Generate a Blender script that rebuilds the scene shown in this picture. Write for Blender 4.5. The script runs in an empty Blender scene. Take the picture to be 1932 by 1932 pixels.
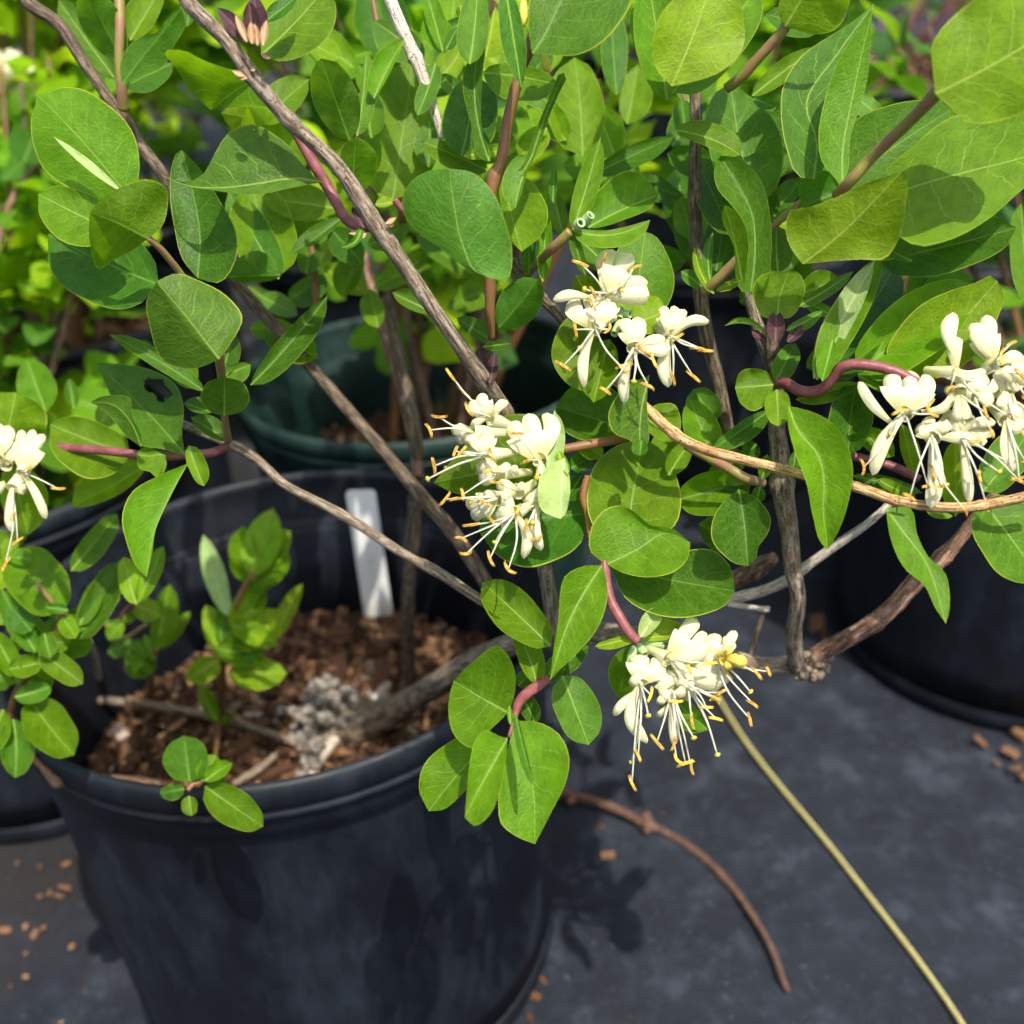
import bpy, math, random
import numpy as np
from mathutils import Matrix, Vector
R_ = math.radians
random.seed(7)
rng = np.random.default_rng(7)
sc = bpy.context.scene
col = sc.collection

# ------------------------------------------------------------------ camera
PITCH, ROLL, CAMZ = 0.515, -0.0664, 0.688
F_ = np.array([0, math.cos(PITCH), -math.sin(PITCH)])
D0 = np.array([0, -math.sin(PITCH), -math.cos(PITCH)])
X0 = np.array([1.0, 0, 0])
cr_, sr_ = math.cos(ROLL), math.sin(ROLL)
RT = cr_ * X0 - sr_ * D0
DN = sr_ * X0 + cr_ * D0
CAM = np.array([0, 0, CAMZ])
cam = bpy.data.cameras.new("camera")
cam.sensor_width = 26.0
cam.sensor_height = 26.0
cam.sensor_fit = 'HORIZONTAL'
cam.lens = 26.0
cam.clip_start = 0.02
cam.clip_end = 200
cam.dof.use_dof = True
cam.dof.focus_distance = 0.408
cam.dof.aperture_fstop = 4.9
cam_o = bpy.data.objects.new("camera", cam)
col.objects.link(cam_o)
M = Matrix.Identity(4)
for i in range(3):
    M[i][0] = RT[i]; M[i][1] = -DN[i]; M[i][2] = -F_[i]; M[i][3] = CAM[i]
cam_o.matrix_world = M
sc.camera = cam_o

# ------------------------------------------------------------------ light
SUN_EL, SUN_AZ = 63.0, 150.0          # azimuth measured from +Y towards +X
w = bpy.data.worlds.new("World"); sc.world = w; w.use_nodes = True
nt = w.node_tree; bg = nt.nodes['Background']
sky = nt.nodes.new('ShaderNodeTexSky'); sky.sky_type = 'NISHITA'; sky.sun_disc = False
sky.sun_elevation = R_(SUN_EL); sky.sun_rotation = R_(SUN_AZ); sky.dust_density = 3.5; sky.ozone_density = .6
nt.links.new(sky.outputs[0], bg.inputs[0]); bg.inputs[1].default_value = 0.15
sun = bpy.data.lights.new("sun", 'SUN'); sun.energy = 3.6; sun.angle = R_(0.55); sun.color = (1, .94, .83)
sun_o = bpy.data.objects.new("sun", sun); col.objects.link(sun_o)
el, az = R_(SUN_EL), R_(SUN_AZ)
sdir = Vector((math.sin(az) * math.cos(el), math.cos(az) * math.cos(el), math.sin(el)))
sun_o.rotation_euler = (-sdir).to_track_quat('-Z', 'Y').to_euler()
sc.view_settings.view_transform = 'Standard'
sc.view_settings.look = 'None'
sc.view_settings.gamma = 1.0
sc.view_settings.exposure = 0.84
sc.view_settings.use_curve_mapping = False
sc.cycles.use_denoising = True
sc.cycles.use_adaptive_sampling = True
sc.cycles.adaptive_threshold = 0.06
sc.cycles.max_bounces = 6
sc.cycles.diffuse_bounces = 3
sc.cycles.glossy_bounces = 2
sc.cycles.transmission_bounces = 4
sc.cycles.transparent_max_bounces = 4
sc.cycles.caustics_reflective = False
sc.cycles.caustics_refractive = False

# ------------------------------------------------------------------ helpers
CROPS = {k: (644.0 * (k % 3), 644.0 * (k // 3), 1 / 3.0) for k in range(9)}
CROPS[9] = (0, 0, 1.0)
CROPS[10] = (1124.4, 1124.4, 0.1984)
CROPS[11] = (966.0, 322.0, 1 / 6.0)
CROPS[13] = (1610.0, 577.6, 0.2010)

def px(c, p):
    o = CROPS[c]
    return np.array([o[0] + p[0] * o[2], o[1] + p[1] * o[2]])

def P(u, v, d):
    """point of the scene seen at (u, v) at d metres from the lens plane"""
    u = np.asarray(u, float); v = np.asarray(v, float); d = np.asarray(d, float)
    a = ((u - 966.) / 1932. * d)[..., None]; b = ((v - 966.) / 1932. * d)[..., None]
    return CAM + F_ * d[..., None] + RT * a + DN * b

def on_plane(u, v, z=0.0):
    r = F_ + RT * ((u - 966.) / 1932.) + DN * ((v - 966.) / 1932.)
    t = (z - CAM[2]) / r[2]
    return CAM + r * t, t

def crom(pts, n):
    """Catmull-Rom through pts, n samples, spaced by chord"""
    p = np.asarray(pts, float)
    if len(p) == 2:
        t = np.linspace(0, 1, n)[:, None]
        return p[0] * (1 - t) + p[1] * t
    k = np.concatenate([[0], np.cumsum(np.linalg.norm(np.diff(p[:, :2], axis=0), axis=1) + 1e-9)])
    k /= k[-1]
    m = np.zeros_like(p)
    for i in range(len(p)):
        if i == 0: m[i] = (p[1] - p[0]) / (k[1] - k[0])
        elif i == len(p) - 1: m[i] = (p[-1] - p[-2]) / (k[-1] - k[-2])
        else:
            h0, h1 = k[i] - k[i-1], k[i+1] - k[i]
            m[i] = ((p[i] - p[i-1]) / h0 * h1 + (p[i+1] - p[i]) / h1 * h0) / (h0 + h1)
    out = []
    for t in np.linspace(0, 1, n):
        i = min(np.searchsorted(k, t, side='right') - 1, len(p) - 2)
        h = k[i+1] - k[i]; s = (t - k[i]) / h
        out.append((2*s**3-3*s**2+1)*p[i] + (s**3-2*s**2+s)*h*m[i] + (-2*s**3+3*s**2)*p[i+1] + (s**3-s**2)*h*m[i+1])
    return np.array(out)

def new_mesh(name, verts, faces, uv=None, uv2=None, smooth=True, mi=None):
    me = bpy.data.meshes.new(name)
    me.from_pydata([tuple(map(float, x)) for x in verts], [], faces)
    if smooth: me.polygons.foreach_set('use_smooth', [True] * len(me.polygons))
    for nm, u in (('UVMap', uv), ('Phys', uv2)):
        if u is not None:
            l = me.uv_layers.new(name=nm)
            idx = np.empty(len(me.loops), int); me.loops.foreach_get('vertex_index', idx)
            l.data.foreach_set('uv', np.asarray(u, float)[idx].ravel())
    if mi is not None: me.polygons.foreach_set('material_index', mi)
    me.update()
    return me

def link(name, me, mats, parent=None):
    o = bpy.data.objects.new(name, me)
    if me is not None and not len(me.materials):
        for m_ in (mats if isinstance(mats, (list, tuple)) else [mats]): me.materials.append(m_)
    col.objects.link(o)
    if parent is not None:
        o.parent = parent
        o.matrix_parent_inverse = Matrix.Translation(-parent.location)
    return o

def empty(name, loc=(0, 0, 0), parent=None):
    o = bpy.data.objects.new(name, None); col.objects.link(o); o.location = loc
    o.empty_display_size = .01
    if parent is not None:
        o.parent = parent; o.matrix_parent_inverse = Matrix.Translation(-parent.location)
    return o

def tag(o, label, cat=None, group=None, kind=None):
    o['label'] = label
    if cat: o['category'] = cat
    if group: o['group'] = group
    if kind: o['kind'] = kind
    return o

class MB:
    def __init__(s): s.v = []; s.f = []; s.uv = []; s.uv2 = []; s.m = []
    def add(s, v, f, uv=None, uv2=None, mi=0):
        n = len(s.v); s.v += [tuple(x) for x in v]; s.f += [tuple(i + n for i in q) for q in f]
        s.uv += [tuple(x) for x in (uv if uv is not None else [(0, 0)] * len(v))]
        s.uv2 += [tuple(x) for x in (uv2 if uv2 is not None else [(0, 0)] * len(v))]
        s.m += [mi] * len(f)
    def mesh(s, name, smooth=True): return new_mesh(name, s.v, s.f, s.uv, s.uv2, smooth, s.m)
    def build(s, name, mats, parent=None, smooth=True): return link(name, s.mesh(name, smooth), mats, parent)

def tube(mb, pts, rad, sides=9, mi=0, cap=True, wob=0.0, seed=0):
    """swept tube through world pts with radius list"""
    pts = np.asarray(pts, float); rad = np.broadcast_to(np.asarray(rad, float), (len(pts),))
    T = np.gradient(pts, axis=0); T /= np.linalg.norm(T, axis=1)[:, None] + 1e-12
    up = np.array([0.31, 0.2, 0.93]); up = up - T[0] * up.dot(T[0]); up /= np.linalg.norm(up)
    rr = np.random.default_rng(seed + 11)
    v = []; uv = []; L = 0
    ph = rr.uniform(0, 6.28, 3)
    for i in range(len(pts)):
        if i: L += np.linalg.norm(pts[i] - pts[i-1])
        up = up - T[i] * up.dot(T[i]); up /= np.linalg.norm(up) + 1e-12
        b = np.cross(T[i], up)
        for k in range(sides):
            a = 2 * math.pi * k / sides
            r = rad[i] * (1 + wob * (math.sin(2*a + ph[0] + L*60) + .6 * math.sin(3*a + ph[1] - L*140) + .5*rr.normal()))
            v.append(pts[i] + (up * math.cos(a) + b * math.sin(a)) * r)
            uv.append((k / sides, L))
    f = []
    for i in range(len(pts) - 1):
        for k in range(sides):
            k2 = (k + 1) % sides
            f.append((i*sides+k, i*sides+k2, (i+1)*sides+k2, (i+1)*sides+k))
    if cap:
        f.append(tuple(range(sides))[::-1]); f.append(tuple((len(pts)-1)*sides + k for k in range(sides)))
    mb.add(v, f, uv, uv, mi)

def ellipsoid(mb, c, axes, mi=0, nu=8, nv=5, rough=0.0, seed=0):
    """axes: 3 vectors"""
    rr = np.random.default_rng(seed); c = np.asarray(c, float)
    A, B, C = [np.asarray(a, float) for a in axes]
    v = [c - C]
    for j in range(1, nv):
        t = math.pi * j / nv
        for k in range(nu):
            a = 2 * math.pi * k / nu
            s = 1 + rough * rr.normal()
            v.append(c + s * (A * math.sin(t) * math.cos(a) + B * math.sin(t) * math.sin(a)) - C * math.cos(t) * s)
    v.append(c + C); f = []
    for k in range(nu):
        f.append((0, 1 + (k+1) % nu, 1 + k))
        f.append((len(v)-1, 1+(nv-2)*nu+k, 1+(nv-2)*nu+(k+1) % nu))
    for j in range(nv - 2):
        for k in range(nu):
            f.append((1+j*nu+k, 1+j*nu+(k+1) % nu, 1+(j+1)*nu+(k+1) % nu, 1+(j+1)*nu+k))
    mb.add(v, f, None, None, mi)

# ------------------------------------------------------------------ materials
class NT:
    def __init__(s, name):
        s.m = bpy.data.materials.new(name); s.m.use_nodes = True
        s.t = s.m.node_tree; s.t.nodes.clear()
        s.out = s.n('ShaderNodeOutputMaterial')
    def n(s, typ, **kw):
        x = s.t.nodes.new(typ)
        for k, v in kw.items(): setattr(x, k, v)
        return x
    def set(s, node, i, val):
        if hasattr(val, 'outputs'): s.t.links.new(val.outputs[0], node.inputs[i])
        elif isinstance(val, bpy.types.NodeSocket): s.t.links.new(val, node.inputs[i])
        else: node.inputs[i].default_value = val
    def math(s, op, a, b=None, c=None, clamp=False):
        x = s.n('ShaderNodeMath', operation=op); x.use_clamp = clamp
        s.set(x, 0, a)
        if b is not None: s.set(x, 1, b)
        if c is not None: s.set(x, 2, c)
        return x.outputs[0]
    def mix(s, f, a, b, blend='MIX'):
        x = s.n('ShaderNodeMix', data_type='RGBA', blend_type=blend)
        s.set(x, 0, f); s.set(x, 6, a); s.set(x, 7, b)
        return x.outputs[2]
    def noise(s, vec, scale, detail=3, rough=.55, dim='3D'):
        x = s.n('ShaderNodeTexNoise'); x.inputs['Scale'].default_value = scale
        x.inputs['Detail'].default_value = detail; x.inputs['Roughness'].default_value = rough
        if vec is not None: s.t.links.new(vec, x.inputs['Vector'])
        return x.outputs['Fac']
    def ramp(s, f, stops, interp='LINEAR'):
        x = s.n('ShaderNodeValToRGB'); s.set(x, 0, f)
        r = x.color_ramp; r.interpolation = interp
        while len(r.elements) < len(stops): r.elements.new(.5)
        for e, (p, c) in zip(r.elements, stops):
            e.position = p; e.color = (*c, 1) if len(c) == 3 else c
        return x.outputs[0]
    def smooth(s, x, a, b):
        m = s.n('ShaderNodeMapRange', interpolation_type='SMOOTHSTEP')
        s.set(m, 0, x); s.set(m, 1, a); s.set(m, 2, b); s.set(m, 3, 0.0); s.set(m, 4, 1.0)
        return m.outputs[0]
    def bump(s, h, strength, dist):
        x = s.n('ShaderNodeBump'); s.set(x, 'Height', h)
        x.inputs['Strength'].default_value = strength; x.inputs['Distance'].default_value = dist
        return x.outputs[0]
    def pbsdf(s, color, rough=.5, spec=.5, normal=None, **kw):
        x = s.n('ShaderNodeBsdfPrincipled'); s.set(x, 'Base Color', color); s.set(x, 'Roughness', rough)
        s.set(x, 'Specular IOR Level', spec)
        if normal is not None: s.set(x, 'Normal', normal)
        for k, v in kw.items(): s.set(x, k, v)
        return x
    def done(s, sh):
        s.t.links.new(sh.outputs[0] if hasattr(sh, 'outputs') else sh, s.out.inputs[0]); return s.m

def rgba(c): return (c[0], c[1], c[2], 1.0)

def leaf_mat(name, up, lo, tr, retic=.5, rough=.5, fac=.40, vein=(.22, .35, .055), edge=(.36, .41, .04), spec=.2):
    s = NT(name)
    uv = s.n('ShaderNodeUVMap', uv_map='UVMap').outputs[0]
    ph = s.n('ShaderNodeUVMap', uv_map='Phys').outputs[0]
    sx = s.n('ShaderNodeSeparateXYZ'); s.t.links.new(uv, sx.inputs[0])
    sp = s.n('ShaderNodeSeparateXYZ'); s.t.links.new(ph, sp.inputs[0])
    S, Tt = sx.outputs[0], sx.outputs[1]
    at = s.math('ABSOLUTE', s.math('MULTIPLY_ADD', Tt, 2.0, -1.0))
    Y = s.math('ABSOLUTE', sp.outputs[1])
    rnd = s.n('ShaderNodeObjectInfo').outputs['Random']
    cmb = s.n('ShaderNodeCombineXYZ'); s.set(cmb, 0, s.math('MULTIPLY', rnd, 37.0)); s.set(cmb, 1, s.math('MULTIPLY', rnd, 91.0))
    off = s.n('ShaderNodeVectorMath', operation='ADD'); s.t.links.new(ph, off.inputs[0]); s.t.links.new(cmb.outputs[0], off.inputs[1])
    nzn = s.n('ShaderNodeTexNoise'); nzn.inputs['Scale'].default_value = 1.6; nzn.inputs['Detail'].default_value = 2
    s.t.links.new(off.outputs[0], nzn.inputs['Vector']); nz = nzn.outputs['Fac']
    wp = s.n('ShaderNodeVectorMath', operation='SCALE'); s.t.links.new(nzn.outputs['Color'], wp.inputs[0]); wp.inputs['Scale'].default_value = .55
    pvn = s.n('ShaderNodeVectorMath', operation='ADD'); s.t.links.new(off.outputs[0], pvn.inputs[0]); s.t.links.new(wp.outputs[0], pvn.inputs[1])
    pv = pvn.outputs[0]
    mw = s.math('MULTIPLY_ADD', S, -0.05, 0.066)
    mid = s.math('SUBTRACT', 1.0, s.smooth(s.math('DIVIDE', Y, mw), .35, 1.1))
    phs = s.math('ADD', s.math('SUBTRACT', s.math('MULTIPLY', S, 6.5), s.math('MULTIPLY', s.math('POWER', at, .85), 1.5)), s.math('MULTIPLY', nz, .6))
    fr = s.math('ABSOLUTE', s.math('SUBTRACT', s.math('FRACT', phs), .5))
    sv = s.math('MULTIPLY', s.math('SUBTRACT', 1.0, s.smooth(fr, .008, .035)), s.math('SUBTRACT', 1.0, s.smooth(at, .5, .95)))
    vr = s.n('ShaderNodeTexVoronoi', feature='DISTANCE_TO_EDGE'); vr.inputs['Scale'].default_value = 4.2
    s.t.links.new(pv, vr.inputs['Vector'])
    net = s.math('MULTIPLY', s.math('SUBTRACT', 1.0, s.smooth(vr.outputs['Distance'], .0, .10)), retic)
    veins = s.math('MAXIMUM', s.math('MAXIMUM', s.math('MULTIPLY', mid, .88), s.math('MULTIPLY', sv, .62)), s.math('MULTIPLY', net, .55))
    blot = s.math('MULTIPLY', s.math('MULTIPLY_ADD', rnd, .36, .82), s.math('MULTIPLY_ADD', nz, .8, .6))
    cb = s.n('ShaderNodeCombineXYZ'); [s.set(cb, i, blot) for i in range(3)]
    geo = s.n('ShaderNodeNewGeometry')
    base = s.mix(1.0, s.mix(geo.outputs['Backfacing'], rgba(up), rgba(lo)), cb.outputs[0], 'MULTIPLY')
    hs = s.n('ShaderNodeHueSaturation')
    s.set(hs, 0, s.math('MULTIPLY_ADD', s.math('FRACT', s.math('MULTIPLY', rnd, 7.3)), .03, .487)); s.set(hs, 4, base)
    base = s.mix(veins, hs.outputs[0], rgba(vein))
    sp2 = s.math('GREATER_THAN', s.noise(off.outputs[0], 6.0, 1), .735)
    base = s.mix(s.math('MULTIPLY', sp2, .6), base, (.05, .032, .012, 1))
    em = s.math('MULTIPLY', s.smooth(at, .955, .99), s.math('MULTIPLY_ADD', s.math('FRACT', s.math('MULTIPLY', rnd, 13.7)), .75, .2))
    base = s.mix(em, base, rgba(edge))
    trc = s.mix(s.math('MAXIMUM', veins, em), s.mix(1.0, rgba(tr), cb.outputs[0], 'MULTIPLY'), rgba([min(1, x * 1.3) for x in tr]))
    bp = s.bump(s.math('SUBTRACT', s.math('MULTIPLY', s.smooth(vr.outputs['Distance'], .0, .22), 1.0), s.math('ADD', s.math('MULTIPLY', mid, 1.2), s.math('MULTIPLY', sv, .8))), .22, .0006)
    pb = s.pbsdf(base, s.math('MULTIPLY_ADD', nz, .25, rough - .1), spec, bp)
    tl = s.n('ShaderNodeBsdfTranslucent'); s.set(tl, 0, trc)
    mx = s.n('ShaderNodeMixShader'); mx.inputs[0].default_value = fac
    s.t.links.new(pb.outputs[0], mx.inputs[1]); s.t.links.new(tl.outputs[0], mx.inputs[2])
    return s.done(mx)

def far_leaf_mat(name, up, tr, fac=.42):
    s = NT(name); rnd = s.n('ShaderNodeObjectInfo').outputs['Random']
    ph = s.n('ShaderNodeUVMap', uv_map='Phys').outputs[0]
    sp = s.n('ShaderNodeSeparateXYZ'); s.t.links.new(ph, sp.inputs[0])
    mid = s.math('MULTIPLY', s.math('SUBTRACT', 1.0, s.smooth(s.math('ABSOLUTE', sp.outputs[1]), .03, .1)), .6)
    v = s.math('MULTIPLY_ADD', rnd, .5, .75); cb = s.n('ShaderNodeCombineXYZ'); [s.set(cb, i, v) for i in range(3)]
    c = s.mix(mid, s.mix(1.0, rgba(up), cb.outputs[0], 'MULTIPLY'), (.25, .36, .08, 1))
    pb = s.pbsdf(c, .55, .13); tl = s.n('ShaderNodeBsdfTranslucent'); s.set(tl, 0, s.mix(1.0, rgba(tr), cb.outputs[0], 'MULTIPLY'))
    mx = s.n('ShaderNodeMixShader'); mx.inputs[0].default_value = fac
    s.t.links.new(pb.outputs[0], mx.inputs[1]); s.t.links.new(tl.outputs[0], mx.inputs[2])
    return s.done(mx)

LM = {
 'g': leaf_mat('leaf_green', (.092, .195, .003), (.096, .192, .005), (.30, .58, .006), .20),
 'd': leaf_mat('leaf_deep_green', (.038, .106, .004), (.052, .13, .008), (.17, .41, .006), .42, .46, .36, (.13, .25, .035)),
 'b': leaf_mat('leaf_bluish_green', (.064, .158, .012), (.066, .150, .012), (.20, .43, .010), .20, .46, .36, spec=.2),
 'y': leaf_mat('leaf_young_yellow_green', (.160, .270, .005), (.165, .275, .005), (.36, .58, .008), .25, .5, .42, (.34, .42, .07), (.48, .48, .06)),
 'p': leaf_mat('bract_pale_green', (.34, .46, .15), (.34, .46, .17), (.50, .66, .15), .2, .5, .36, (.45, .52, .28), (.5, .55, .2)),
 'r': leaf_mat('bud_scale_purple_brown', (.055, .024, .030), (.09, .05, .045), (.14, .06, .04), .5, .6, .2, (.13, .075, .07), (.13, .075, .05)),
 't': leaf_mat('bud_scale_tan', (.42, .26, .13), (.38, .24, .13), (.5, .3, .12), .3, .6, .2, (.5, .36, .22), (.35, .2, .08)),
}
FM = {
 'g': far_leaf_mat('far_leaf_green', (.10, .23, .010), (.34, .64, .012)),
 'd': far_leaf_mat('far_leaf_deep', (.045, .13, .012), (.18, .42, .012)),
 'b': far_leaf_mat('far_leaf_bluish', (.065, .17, .04), (.18, .42, .03)),
 'y': far_leaf_mat('far_leaf_yellow', (.26, .42, .008), (.58, .82, .012)),
}

def bark_mat(name, a, b, c, streak=900., rough=.8, fine=6.):
    s = NT(name)
    uv = s.n('ShaderNodeUVMap', uv_map='UVMap').outputs[0]
    mp = s.n('ShaderNodeMapping'); s.t.links.new(uv, mp.inputs[0]); mp.inputs['Scale'].default_value = (14, 90, 1)
    tc = s.n('ShaderNodeTexCoord').outputs['Object']
    n1 = s.noise(mp.outputs[0], 1.0, 4, .65)
    n2 = s.noise(tc, 120, 4)
    n3 = s.noise(tc, streak, 2)
    cc = s.ramp(n1, [(.36, [x * .45 for x in a]), (.44, a), (.52, b), (.66, c)])
    cc = s.mix(s.smooth(n2, .45, .75), cc, rgba(a))
    cc = s.mix(s.math('MULTIPLY', s.math('GREATER_THAN', n3, .62), .7), cc, (.02, .014, .01, 1))
    bp = s.bump(s.math('ADD', n1, s.math('MULTIPLY', n2, .6)), .7, .0009)
    return s.done(s.pbsdf(cc, rough, .25, bp))

BM = {
 'grey': bark_mat('bark_grey_brown', (.13, .095, .062), (.25, .195, .14), (.38, .32, .25)),
 'dark': bark_mat('bark_dark_brown', (.075, .052, .034), (.15, .11, .075), (.24, .19, .14)),
 'straw': bark_mat('bark_straw', (.28, .15, .05), (.48, .30, .13), (.60, .42, .22), rough=.55),
 'pale': bark_mat('bark_bleached', (.42, .35, .28), (.58, .50, .43), (.68, .61, .54)),
 'red': bark_mat('stem_purple_red', (.13, .035, .04), (.19, .05, .06), (.22, .075, .065), rough=.45),
 'green': bark_mat('stem_green_purple', (.16, .15, .045), (.21, .19, .06), (.24, .12, .08), rough=.45),
 'brown': bark_mat('stem_red_brown', (.12, .045, .022), (.16, .075, .03), (.17, .10, .045), rough=.45),
 'ruddy': bark_mat('bark_peeling_ruddy', (.15, .08, .05), (.25, .13, .08), (.42, .33, .27)),
}

def stem_mat(name, a, b, scale=160):
    s = NT(name); tc = s.n('ShaderNodeTexCoord').outputs['Object']
    n = s.noise(tc, scale, 3); n2 = s.noise(tc, 1400, 2)
    f = s.smooth(n, .38, .64)
    c = s.mix(f, rgba(a), rgba(b)); c = s.mix(s.math('MULTIPLY', s.math('GREATER_THAN', n2, .66), .4), c, rgba([x * .45 for x in a]))
    return s.done(s.pbsdf(c, .45, .35, s.bump(s.math('ADD', n2, n), .25, .0004)))
BM['red'] = stem_mat('stem_purple_red', (.16, .045, .045), (.24, .075, .085))
BM['green'] = stem_mat('stem_green_purple', (.21, .19, .04), (.27, .13, .085))
BM['brown'] = stem_mat('stem_red_brown', (.15, .085, .022), (.19, .075, .035))

def petal_mat(name, c1, c2, throat, fac=.38):
    s = NT(name)
    uv = s.n('ShaderNodeUVMap', uv_map='UVMap').outputs[0]
    sx = s.n('ShaderNodeSeparateXYZ'); s.t.links.new(uv, sx.inputs[0])
    tc = s.n('ShaderNodeTexCoord').outputs['Object']
    n = s.noise(tc, 260, 3)
    c = s.mix(n, rgba(c1), rgba(c2))
    th = s.math('SUBTRACT', 1.0, s.smooth(sx.outputs[1], .05, .6))
    c = s.mix(s.math('MULTIPLY', th, .75), c, rgba(throat))
    mp = s.n('ShaderNodeMapping'); s.t.links.new(uv, mp.inputs[0]); mp.inputs['Scale'].default_value = (26, 3, 1)
    st = s.noise(mp.outputs[0], 1, 2)
    bp = s.bump(s.math('ADD', s.math('MULTIPLY', n, .9), st), .6, .0008)
    pb = s.pbsdf(c, .5, .35, bp)
    tl = s.n('ShaderNodeBsdfTranslucent'); s.set(tl, 0, c)
    mx = s.n('ShaderNodeMixShader'); mx.inputs[0].default_value = fac
    s.t.links.new(pb.outputs[0], mx.inputs[1]); s.t.links.new(tl.outputs[0], mx.inputs[2])
    return s.done(mx)

PET = petal_mat('petal_cream', (.82, .79, .50), (.87, .85, .63), (.72, .69, .22), .46)
PETY = petal_mat('petal_aged_yellow', (.78, .60, .07), (.85, .70, .16), (.7, .5, .04), .25)
FIL = petal_mat('filament_cream', (.80, .80, .62), (.85, .84, .68), (.72, .72, .34), .3)
def simple_mat(name, a, b, scale, rough, bump=.5, bd=.0004, spec=.4):
    s = NT(name); tc = s.n('ShaderNodeTexCoord').outputs['Object']
    n = s.noise(tc, scale, 4); c = s.mix(s.smooth(n, .3, .7), rgba(a), rgba(b))
    return s.done(s.pbsdf(c, rough, spec, s.bump(n, bump, bd)))
ANT = simple_mat('anther_ochre', (.30, .14, .018), (.70, .45, .07), 700, .8, 1, .0003)
ANTY = simple_mat('anther_yellow', (.62, .36, .03), (.80, .55, .06), 900, .8, 1, .0003)
STI = simple_mat('stigma_green', (.36, .34, .02), (.52, .48, .06), 1200, .6, 1, .0002)
OVA = simple_mat('ovary_green', (.25, .38, .14), (.36, .48, .22), 500, .45)

# black nursery plastic: dusty, scuffed
def plastic(name, a, b, rough=.5):
    s = NT(name); tc = s.n('ShaderNodeTexCoord').outputs['Object']
    mp = s.n('ShaderNodeMapping'); s.t.links.new(tc, mp.inputs[0]); mp.inputs['Scale'].default_value = (1, 1, .42)
    n1 = s.noise(mp.outputs[0], 15, 6, .68); n3 = s.noise(mp.outputs[0], 60, 5, .65)
    d = s.math('MULTIPLY', s.smooth(n1, .40, .68), s.math('MULTIPLY_ADD', n3, 1.5, .05), clamp=True)
    c = s.mix(d, rgba(a), rgba(b))
    r = s.math('MULTIPLY_ADD', d, .2, rough)
    return s.done(s.pbsdf(c, r, .3, s.bump(s.math('ADD', n3, n1), .2, .001)))
PLB = plastic('black_pot_plastic', (.0042, .0058, .0088), (.0115, .0165, .0255), .46)
PLG = plastic('dark_green_pot_plastic', (.005, .018, .014), (.022, .044, .040), .46)

def ground_mat():
    s = NT('woven_weed_fabric'); tc = s.n('ShaderNodeTexCoord').outputs['Object']
    n1 = s.noise(tc, 9, 6, .62); n2 = s.noise(tc, 46, 6, .68); n4 = s.noise(tc, 18, 5, .6)
    c = s.mix(s.smooth(n1, .35, .65), (.0036, .0054, .0090, 1), (.0078, .0112, .0178, 1))
    c = s.mix(s.smooth(n2, .44, .72), c, (.0140, .0195, .031, 1))
    c = s.mix(s.math('MULTIPLY', s.smooth(n4, .52, .70), .9), c, (.030, .038, .052, 1))
    sx = s.n('ShaderNodeSeparateXYZ'); s.t.links.new(tc, sx.inputs[0])
    soil = s.math('MULTIPLY', s.smooth(s.math('ADD', s.noise(tc, 3.1, 5, .6), s.math('MULTIPLY', sx.outputs[0], -.5)), .55, .75), .8)
    c = s.mix(soil, c, (.015, .0115, .008, 1))
    sp = s.smooth(s.noise(tc, 190, 2), .66, .74)
    c = s.mix(s.math('MULTIPLY', sp, .7), c, (.07, .068, .066, 1))
    def wave(axis):
        x = s.n('ShaderNodeTexWave', wave_type='BANDS', bands_direction=axis); x.inputs['Scale'].default_value = 120
        x.inputs['Distortion'].default_value = .6
        s.t.links.new(tc, x.inputs['Vector']); return x.outputs['Fac']
    wv = s.math('MULTIPLY', wave('X'), wave('Y'))
    c = s.mix(s.math('MULTIPLY', wv, .42), c, (.026, .034, .050, 1))
    h = s.math('ADD', s.math('MULTIPLY', wv, .5), s.math('MULTIPLY', n2, 1.5))
    return s.done(s.pbsdf(c, .72, .28, s.bump(h, .6, .002)))

# ------------------------------------------------------------------ ground
gv = []; gf = []
gx = np.concatenate([[-60, -20, -8], np.linspace(-3, 3, 61), [8, 20, 60]])
gy = np.concatenate([[-20, -5], np.linspace(-1, 5, 61), [10, 25, 90]])
for y in gy:
    for x in gx:
        z = .004 * math.sin(x * 5.1 + y * 3) * math.sin(y * 4.3 - x * 2) if abs(x) < 3 and -1 < y < 5 else 0
        gv.append((x, y, z))
nx = len(gx)
for j in range(len(gy) - 1):
    for i in range(nx - 1):
        gf.append((j*nx+i, j*nx+i+1, (j+1)*nx+i+1, (j+1)*nx+i))
g = link('ground', new_mesh('ground', gv, gf), ground_mat())
tag(g, 'black woven weed fabric covering the ground under the pots', kind='structure')

# ------------------------------------------------------------------ pots
POT_R, POT_H, POT_B = .178, .319, .164
def lathe(mb, prof, n=72, mi=0):
    v = []; f = []
    for r, z in prof:
        for k in range(n):
            a = 2 * math.pi * k / n
            v.append((r * math.cos(a), r * math.sin(a), z))
    for i in range(len(prof) - 1):
        for k in range(n):
            f.append((i*n+k, i*n+(k+1) % n, (i+1)*n+(k+1) % n, (i+1)*n+k))
    mb.add(v, f, None, None, mi)

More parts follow.
